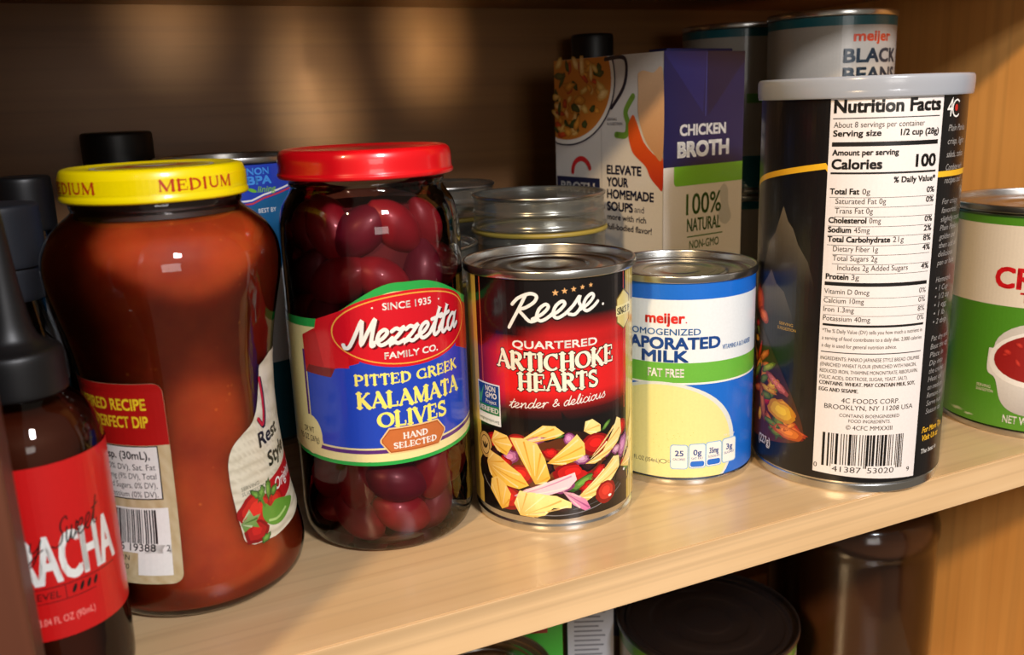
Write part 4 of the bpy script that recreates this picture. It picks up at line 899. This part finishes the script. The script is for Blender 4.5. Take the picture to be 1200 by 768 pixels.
# ================================================================== 10. TALL BLUE CAN behind the jars
t = thing('food_can', 'tall blue-topped tin can between and behind the yellow-lidded and red-lidded jars', 'can', .07, .51, 0, faceout(.07, .51))
can_parts(t, 36.8, 155.0, 37.7, neck=.97, tin=M_tin2, lidmat=M_tin2)
a = Art(); a.R0 = 36.9; a.vstep = 8
a.rect(-115.8, 5, 115.8, 151.2, rgb(30, 62, 176), 0)
a.poly([(-115.8, 20), (-115.8, 98), (115.8, 98), (115.8, 20)], rgb(236, 242, 248), 1); a.rect(-115.8, 5, 115.8, 48, rgb(24, 104, 128), 1.4)
a.poly([(-115, 98), (-115, 126), (-10, 130), (10, 131), (14, 133), (30, 136.5), (115, 140), (115, 98)], rgb(18, 92, 140), 1.2)
a.line([(-115, 127), (-10, 131), (10, 132), (16, 134.4), (34, 138)], .9, rgb(196, 60, 70), 2, cap=False); a.line([(-115, 128.6), (-10, 132.6), (9.6, 133.6), (16, 136), (34, 139.8)], .9, WH, 2, cap=False)
LBt = rgb(70, 150, 230)
a.text('NON', 8.6, 146.4, 3.2, LBt, 2, w=11.6, bold=.2); a.text('BPA', 8.6, 141.6, 3.8, LBt, 2, w=12.6, bold=.35)
a.script('lining', 13, 137.4, 2.4, 10, rgb(130, 190, 60), 3, wt=.2) if all(c in SCR for c in 'lining') else a.text('lining', 13, 137.4, 3, rgb(130, 190, 60), 3, w=10, shear=.3, bold=.1)
a.ell(10.4, 138.6, 2.4, .9, rgb(110, 180, 50), 3, rot=-20); a.text('BEST BY', 12.6, 127.0, 2.2, WH, 2, w=10)
a.poly([(-115, 30), (-115, 97), (-60, 97), (-40, 60)], rgb(226, 232, 238), 1.3)
a.build('label', M_print, t, R=36.9, off=.05)

# ================================================================== 11. CLEAR LIDDED JARS
m_band = plain('straw_rubber_band', rgb(150, 130, 54), rough=.4, noise=.1)
m_cont = plain('dim_grey_jar_filling', rgb(84, 80, 74), rough=.7, noise=.5, nscale=50)
m_gl3 = milky('pressed_jar_glass', rgb(150, 150, 140), .42, .22); m_gl3.node_tree.nodes['Principled BSDF'].inputs['Metallic'].default_value = .75
def clear_jar(x, y, R, H, label):
    t = thing('glass_jar', label, 'jar', x, y, 0, 0, 'low clear glass jars behind the artichoke can')
    lathe('glass_body', rounded([(0, 3), (R*.8, 3), (R*.9, .2), (R - 1, 3), (R, 9), (R, H - 24), (R + .2, H - 21.5), (R + .2, H - 20)], 4, .35), m_gl3, t, sharp=False)
    lathe('seal_ring', rounded([(R - 1.5, H - 20.6), (R + 1.0, H - 20.4), (R + 1.3, H - 19.2), (R + .8, H - 18), (R - 1.5, H - 18)], 4, .35), m_band, t, sharp=False)
    ld = lathe('glass_lid', rounded([(R - 1, H - 17.8), (R + .6, H - 17.6), (R + 1.0, H - 16.6), (R - .2, H - 15), (R - .6, H - 10.4), (R + .2, H - 9.4), (R + .2, H - 8.2), (R - .6, H - 7.2), (R - .6, H - 2), (R + .2, H - .8), (R, H + .2), (R - 1.4, H + .3), (R - 3, H - 1.4), (R - 4.5, H - 2.6), (0, H - 2.6)], 3, .35), m_gl3, t, sharp=False)
    lathe('lid_bead', rounded([(R - .9, H - 1.4), (R + .3, H - 1.3), (R + .4, H + .3), (R - .8, H + .4)], 3, .35), M_tin2, ld, sharp=False)
    lathe('filling', [(0, 4), (R*.88, 4), (R - 2, 8), (R - 2, H - 26), (0, H - 26)], m_cont, t)
    return t
clear_jar(.2255, .452, 36.6, 128.4, 'low clear glass jar with stepped lid directly behind the artichoke can')
clear_jar(.196, .535, 36, 129.5, 'clear jar farthest back, its rim just right of the red lid')
clear_jar(.1475, .447, 35, 108.0, 'shorter clear jar squeezed behind the olive jar and artichoke can')

# ================================================================== 12. DARK CAPPED BOTTLES AT THE BACK
m_dkgl = glassy('dark_bottle_glass', tint=(.5, .5, .5), edge=(.1, .1, .1))
def dark_bottle(x, y, R, H, Rc, hc, label, capmat, liquid):
    t = thing('bottle', label, 'bottle', x, y, 0, 0)
    hn = H - hc
    lathe('glass_body', rounded([(0, 2), (R - 3, .2), (R, 3), (R, hn * .62), (R * .9, hn * .74), (Rc * .85, hn * .9), (Rc * .8, hn + 4)], 4, .35), m_dkgl, t, sharp=False)
    lathe('liquid', [(0, 3), (R - 1.5, 3), (R - 1.5, hn * .6), (0, hn * .6)], liquid, t)
    lathe('bottle_cap', rounded([(Rc - 1, hn), (Rc, hn + .4), (Rc, H * .5 + hn * .5), (Rc, H - 1.4), (Rc - 1.2, H), (0, H)], 3, .3), capmat, t, sharp=False)
    return t
m_dk = plain('dark_liquid', rgb(30, 20, 16), rough=.5)
dark_bottle(.3208, .556, 21, 219.5, 14.2, 30, 'bottle whose black cap peeks above the rear of the chicken broth carton', M_black, m_dk)
dark_bottle(.0185, .553, 22, 169, 18.5, 22, 'black-capped bottle at the back above the left of the yellow lid', M_black, m_dk)
dark_bottle(-.0275, .500, 18, 151, 12.5, 26, 'thin black-capped bottle in shadow left of the yellow-lidded jar', M_black, m_dk)
t = dark_bottle(-.038, .432, 22, 144.0, 19.0, 26, 'bottle with broad charcoal screw cap, partly hidden behind the black nozzle', M_grey, m_dk)
lathe('cap_skirt', rounded([(16.5, 104), (17.6, 104.4), (17.6, 118), (16, 118.4)], 3, .3), M_grey, t, sharp=False)

# ================================================================== 13. LOWER COMPARTMENT
def lower(o): return o
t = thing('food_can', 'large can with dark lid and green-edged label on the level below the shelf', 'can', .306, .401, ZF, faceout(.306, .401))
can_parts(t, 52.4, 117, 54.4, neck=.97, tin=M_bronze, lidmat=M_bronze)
a = Art(); a.R0 = 52.6
a.rect(-165, 5, 165, 113, rgb(170, 156, 130), 0); a.rect(-165, 105, 165, 113, rgb(84, 130, 30), 1); a.rect(-165, 5, 165, 40, rgb(84, 130, 30), 1)
a.build('label', M_print, t, R=52.6, off=.05)
t = thing('storage_jar', 'big dark brown rounded plastic jar beside the lower right wall', 'jar', .4605, .44, ZF, 0)
lathe('jar_body', rounded([(0, 3), (50, 1), (55, 3), (57.6, 10), (57.6, 20), (56.2, 26), (56.2, 118), (57.8, 126), (57.4, 134), (53, 144), (44, 150), (41, 152), (41, 160)], 4, .4), glassy('smoky_plastic', tint=(.75, .66, .56), edge=(.5, .4, .3), rough=.12), t, sharp=False)
lathe('jar_filling', rounded([(0, 4), (50, 4), (55.4, 10), (54.6, 26), (54.6, 118), (55.8, 126), (50, 136), (0, 136)], 3, .35), plain('brown_powder', rgb(96, 62, 40), rough=.9, noise=.25, nscale=30), t, sharp=False)
lathe('jar_lid', rounded([(40, 152), (44, 152), (44.5, 154), (44.5, 170), (43, 172), (0, 172)], 3, .3), M_black, t, sharp=False)
t = thing('food_can', 'silver-rimmed can low at the bottom edge under the artichoke can', 'can', .1645, .412, ZF, faceout(.1645, .412))
can_parts(t, 36.6, 119, 37.6, neck=.97)
a = Art(); a.rect(-114, 5, 114, 115, rgb(150, 130, 70), 0); a.rect(-114, 96, 114, 106, rgb(110, 50, 26), 1); a.build('label', M_print, t, R=36.7, off=.05)
def carton(x, y, w, d, h, rz, label, faces):
    t = thing('food_carton', label, 'carton', x, y, ZF, rz)
    box('carton_body', -w/2, w/2, -d/2, d/2, 0, h, plain('lower_carton_board', faces[0], rough=.5), t, bev=.0008)
    a = Art()
    for (u0, v0, u1, v1, c, L) in faces[1]: a.rect(u0, v0, u1, v1, c, L)
    a.build('front_print', M_print, t, plane=lambda u, v, o: Vector((u*MM, -d/2 - o*MM - .00005, v*MM)))
    return t
gx, gy = .2155, .452
carton(gx, gy, .030, .03, .150, math.radians(-22), 'bright green box with red corner, upright on the lower level', (rgb(40, 140, 40), [(-15, 0, 15, 149, rgb(50, 176, 50), 0), (-15, 112, 6, 122, rgb(150, 40, 30), 1)]))
carton(.2505, .4495, .028, .04, .146, math.radians(-24), 'narrow white carton with fine print right of the green box', (rgb(150, 154, 160), [(-14, 0, 14, 145, rgb(176, 180, 188), 0)] + [(-10, 40 + i*3.2, 9 - (i*7 % 5), 41.2 + i*3.2, rgb(110, 114, 124), 1) for i in range(32)]))
t = thing('food_can', 'dim pale can with a blue band between the white carton and the dark lid', 'can', .305, .51, ZF, faceout(.305, .51))
can_parts(t, 30, 150, 31, neck=.97, tin=M_tin2)
a = Art(); a.rect(-94, 5, 94, 146, rgb(120, 104, 96), 0); a.rect(-94, 60, 94, 94, rgb(28, 60, 130), 1)
for i in range(14): a.rect(-26, 98 + i*3.2, 22 - (i*5 % 7), 99.4 + i*3.2, rgb(80, 70, 70), 1)
a.build('label', M_print, t, R=30.1, off=.05)

# ------------------------------------------------------------------ camera
pitch, roll, yaw = math.radians(13.968), math.radians(-2.047), math.radians(24.557)
fw = Vector((math.sin(yaw)*math.cos(pitch), math.cos(yaw)*math.cos(pitch), -math.sin(pitch)))
r = Vector((math.cos(yaw), -math.sin(yaw), 0)); u = r.cross(fw)
r2 = r*math.cos(roll) + u*math.sin(roll); u2 = -r*math.sin(roll) + u*math.cos(roll)
M = Matrix((r2, u2, -fw)).transposed().to_4x4(); M.translation = Vector((0, 0, .17767))
cd = bpy.data.cameras.new('camera'); cam = bpy.data.objects.new('camera', cd); COL.objects.link(cam)
cam.matrix_world = M; cd.sensor_width = 36; cd.lens = 36 * 1065.58 / 1200; cd.clip_start = .01
cd.dof.use_dof = True; cd.dof.focus_distance = .40; cd.dof.aperture_fstop = 13.0
SC.camera = cam

# ------------------------------------------------------------------ light
def area(name, loc, aim, size, power, col, sy=None, spread=None):
    l = bpy.data.lights.new(name, 'AREA'); l.energy = power; l.color = col; l.size = size
    if sy: l.shape = 'RECTANGLE'; l.size_y = sy
    if spread: l.spread = spread
    o = bpy.data.objects.new(name, l); COL.objects.link(o); o.location = loc
    o.rotation_euler = (Vector(aim) - Vector(loc)).to_track_quat('-Z', 'Y').to_euler(); return o
area('kitchen_lamp', (-1.7, -1.31, 1.58), (.3, .35, .1), .16, 58, (1.0, .70, .38), .16)
area('room_window', (.22, -.75, .80), (.2, .35, .05), .17, 15, (.97, .96, 1.0), .17)
area('front_fill', (.05, -.9, .30), (.15, .35, .08), .4, 1.8, (1.0, .95, .9), .3)
def spot(name, loc, aim, power, ang, col, blend=1.0):
    l = bpy.data.lights.new(name, 'SPOT'); l.energy = power; l.spot_size = math.radians(ang); l.spot_blend = blend; l.color = col; l.shadow_soft_size = .02
    o = bpy.data.objects.new(name, l); COL.objects.link(o); o.location = loc
    o.rotation_euler = (Vector(aim) - Vector(loc)).to_track_quat('-Z', 'Y').to_euler(); return o
# added spot lamps imitating soft light patches the shiny lids throw on the rear panel
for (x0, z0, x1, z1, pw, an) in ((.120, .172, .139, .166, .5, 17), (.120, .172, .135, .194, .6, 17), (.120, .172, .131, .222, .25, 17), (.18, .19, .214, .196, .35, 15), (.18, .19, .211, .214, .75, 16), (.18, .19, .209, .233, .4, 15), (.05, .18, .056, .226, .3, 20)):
    spot('added_wall_spot', (x0, .40, z0), (x1, YB, z1), pw * 3.2, an, (1, .86, .6))
w = bpy.data.worlds.new('room'); SC.world = w; w.use_nodes = True
bgn = w.node_tree.nodes['Background']; bgn.inputs[0].default_value = (1.0, .84, .66, 1); bgn.inputs[1].default_value = .17
SC.view_settings.view_transform = 'Standard'; SC.view_settings.look = 'None'; SC.view_settings.exposure = 0
SC.cycles.max_bounces = 10; SC.cycles.transparent_max_bounces = 24; SC.cycles.diffuse_bounces = 4; SC.cycles.glossy_bounces = 4
SC.cycles.use_denoising = True; SC.cycles.sample_clamp_indirect = 4
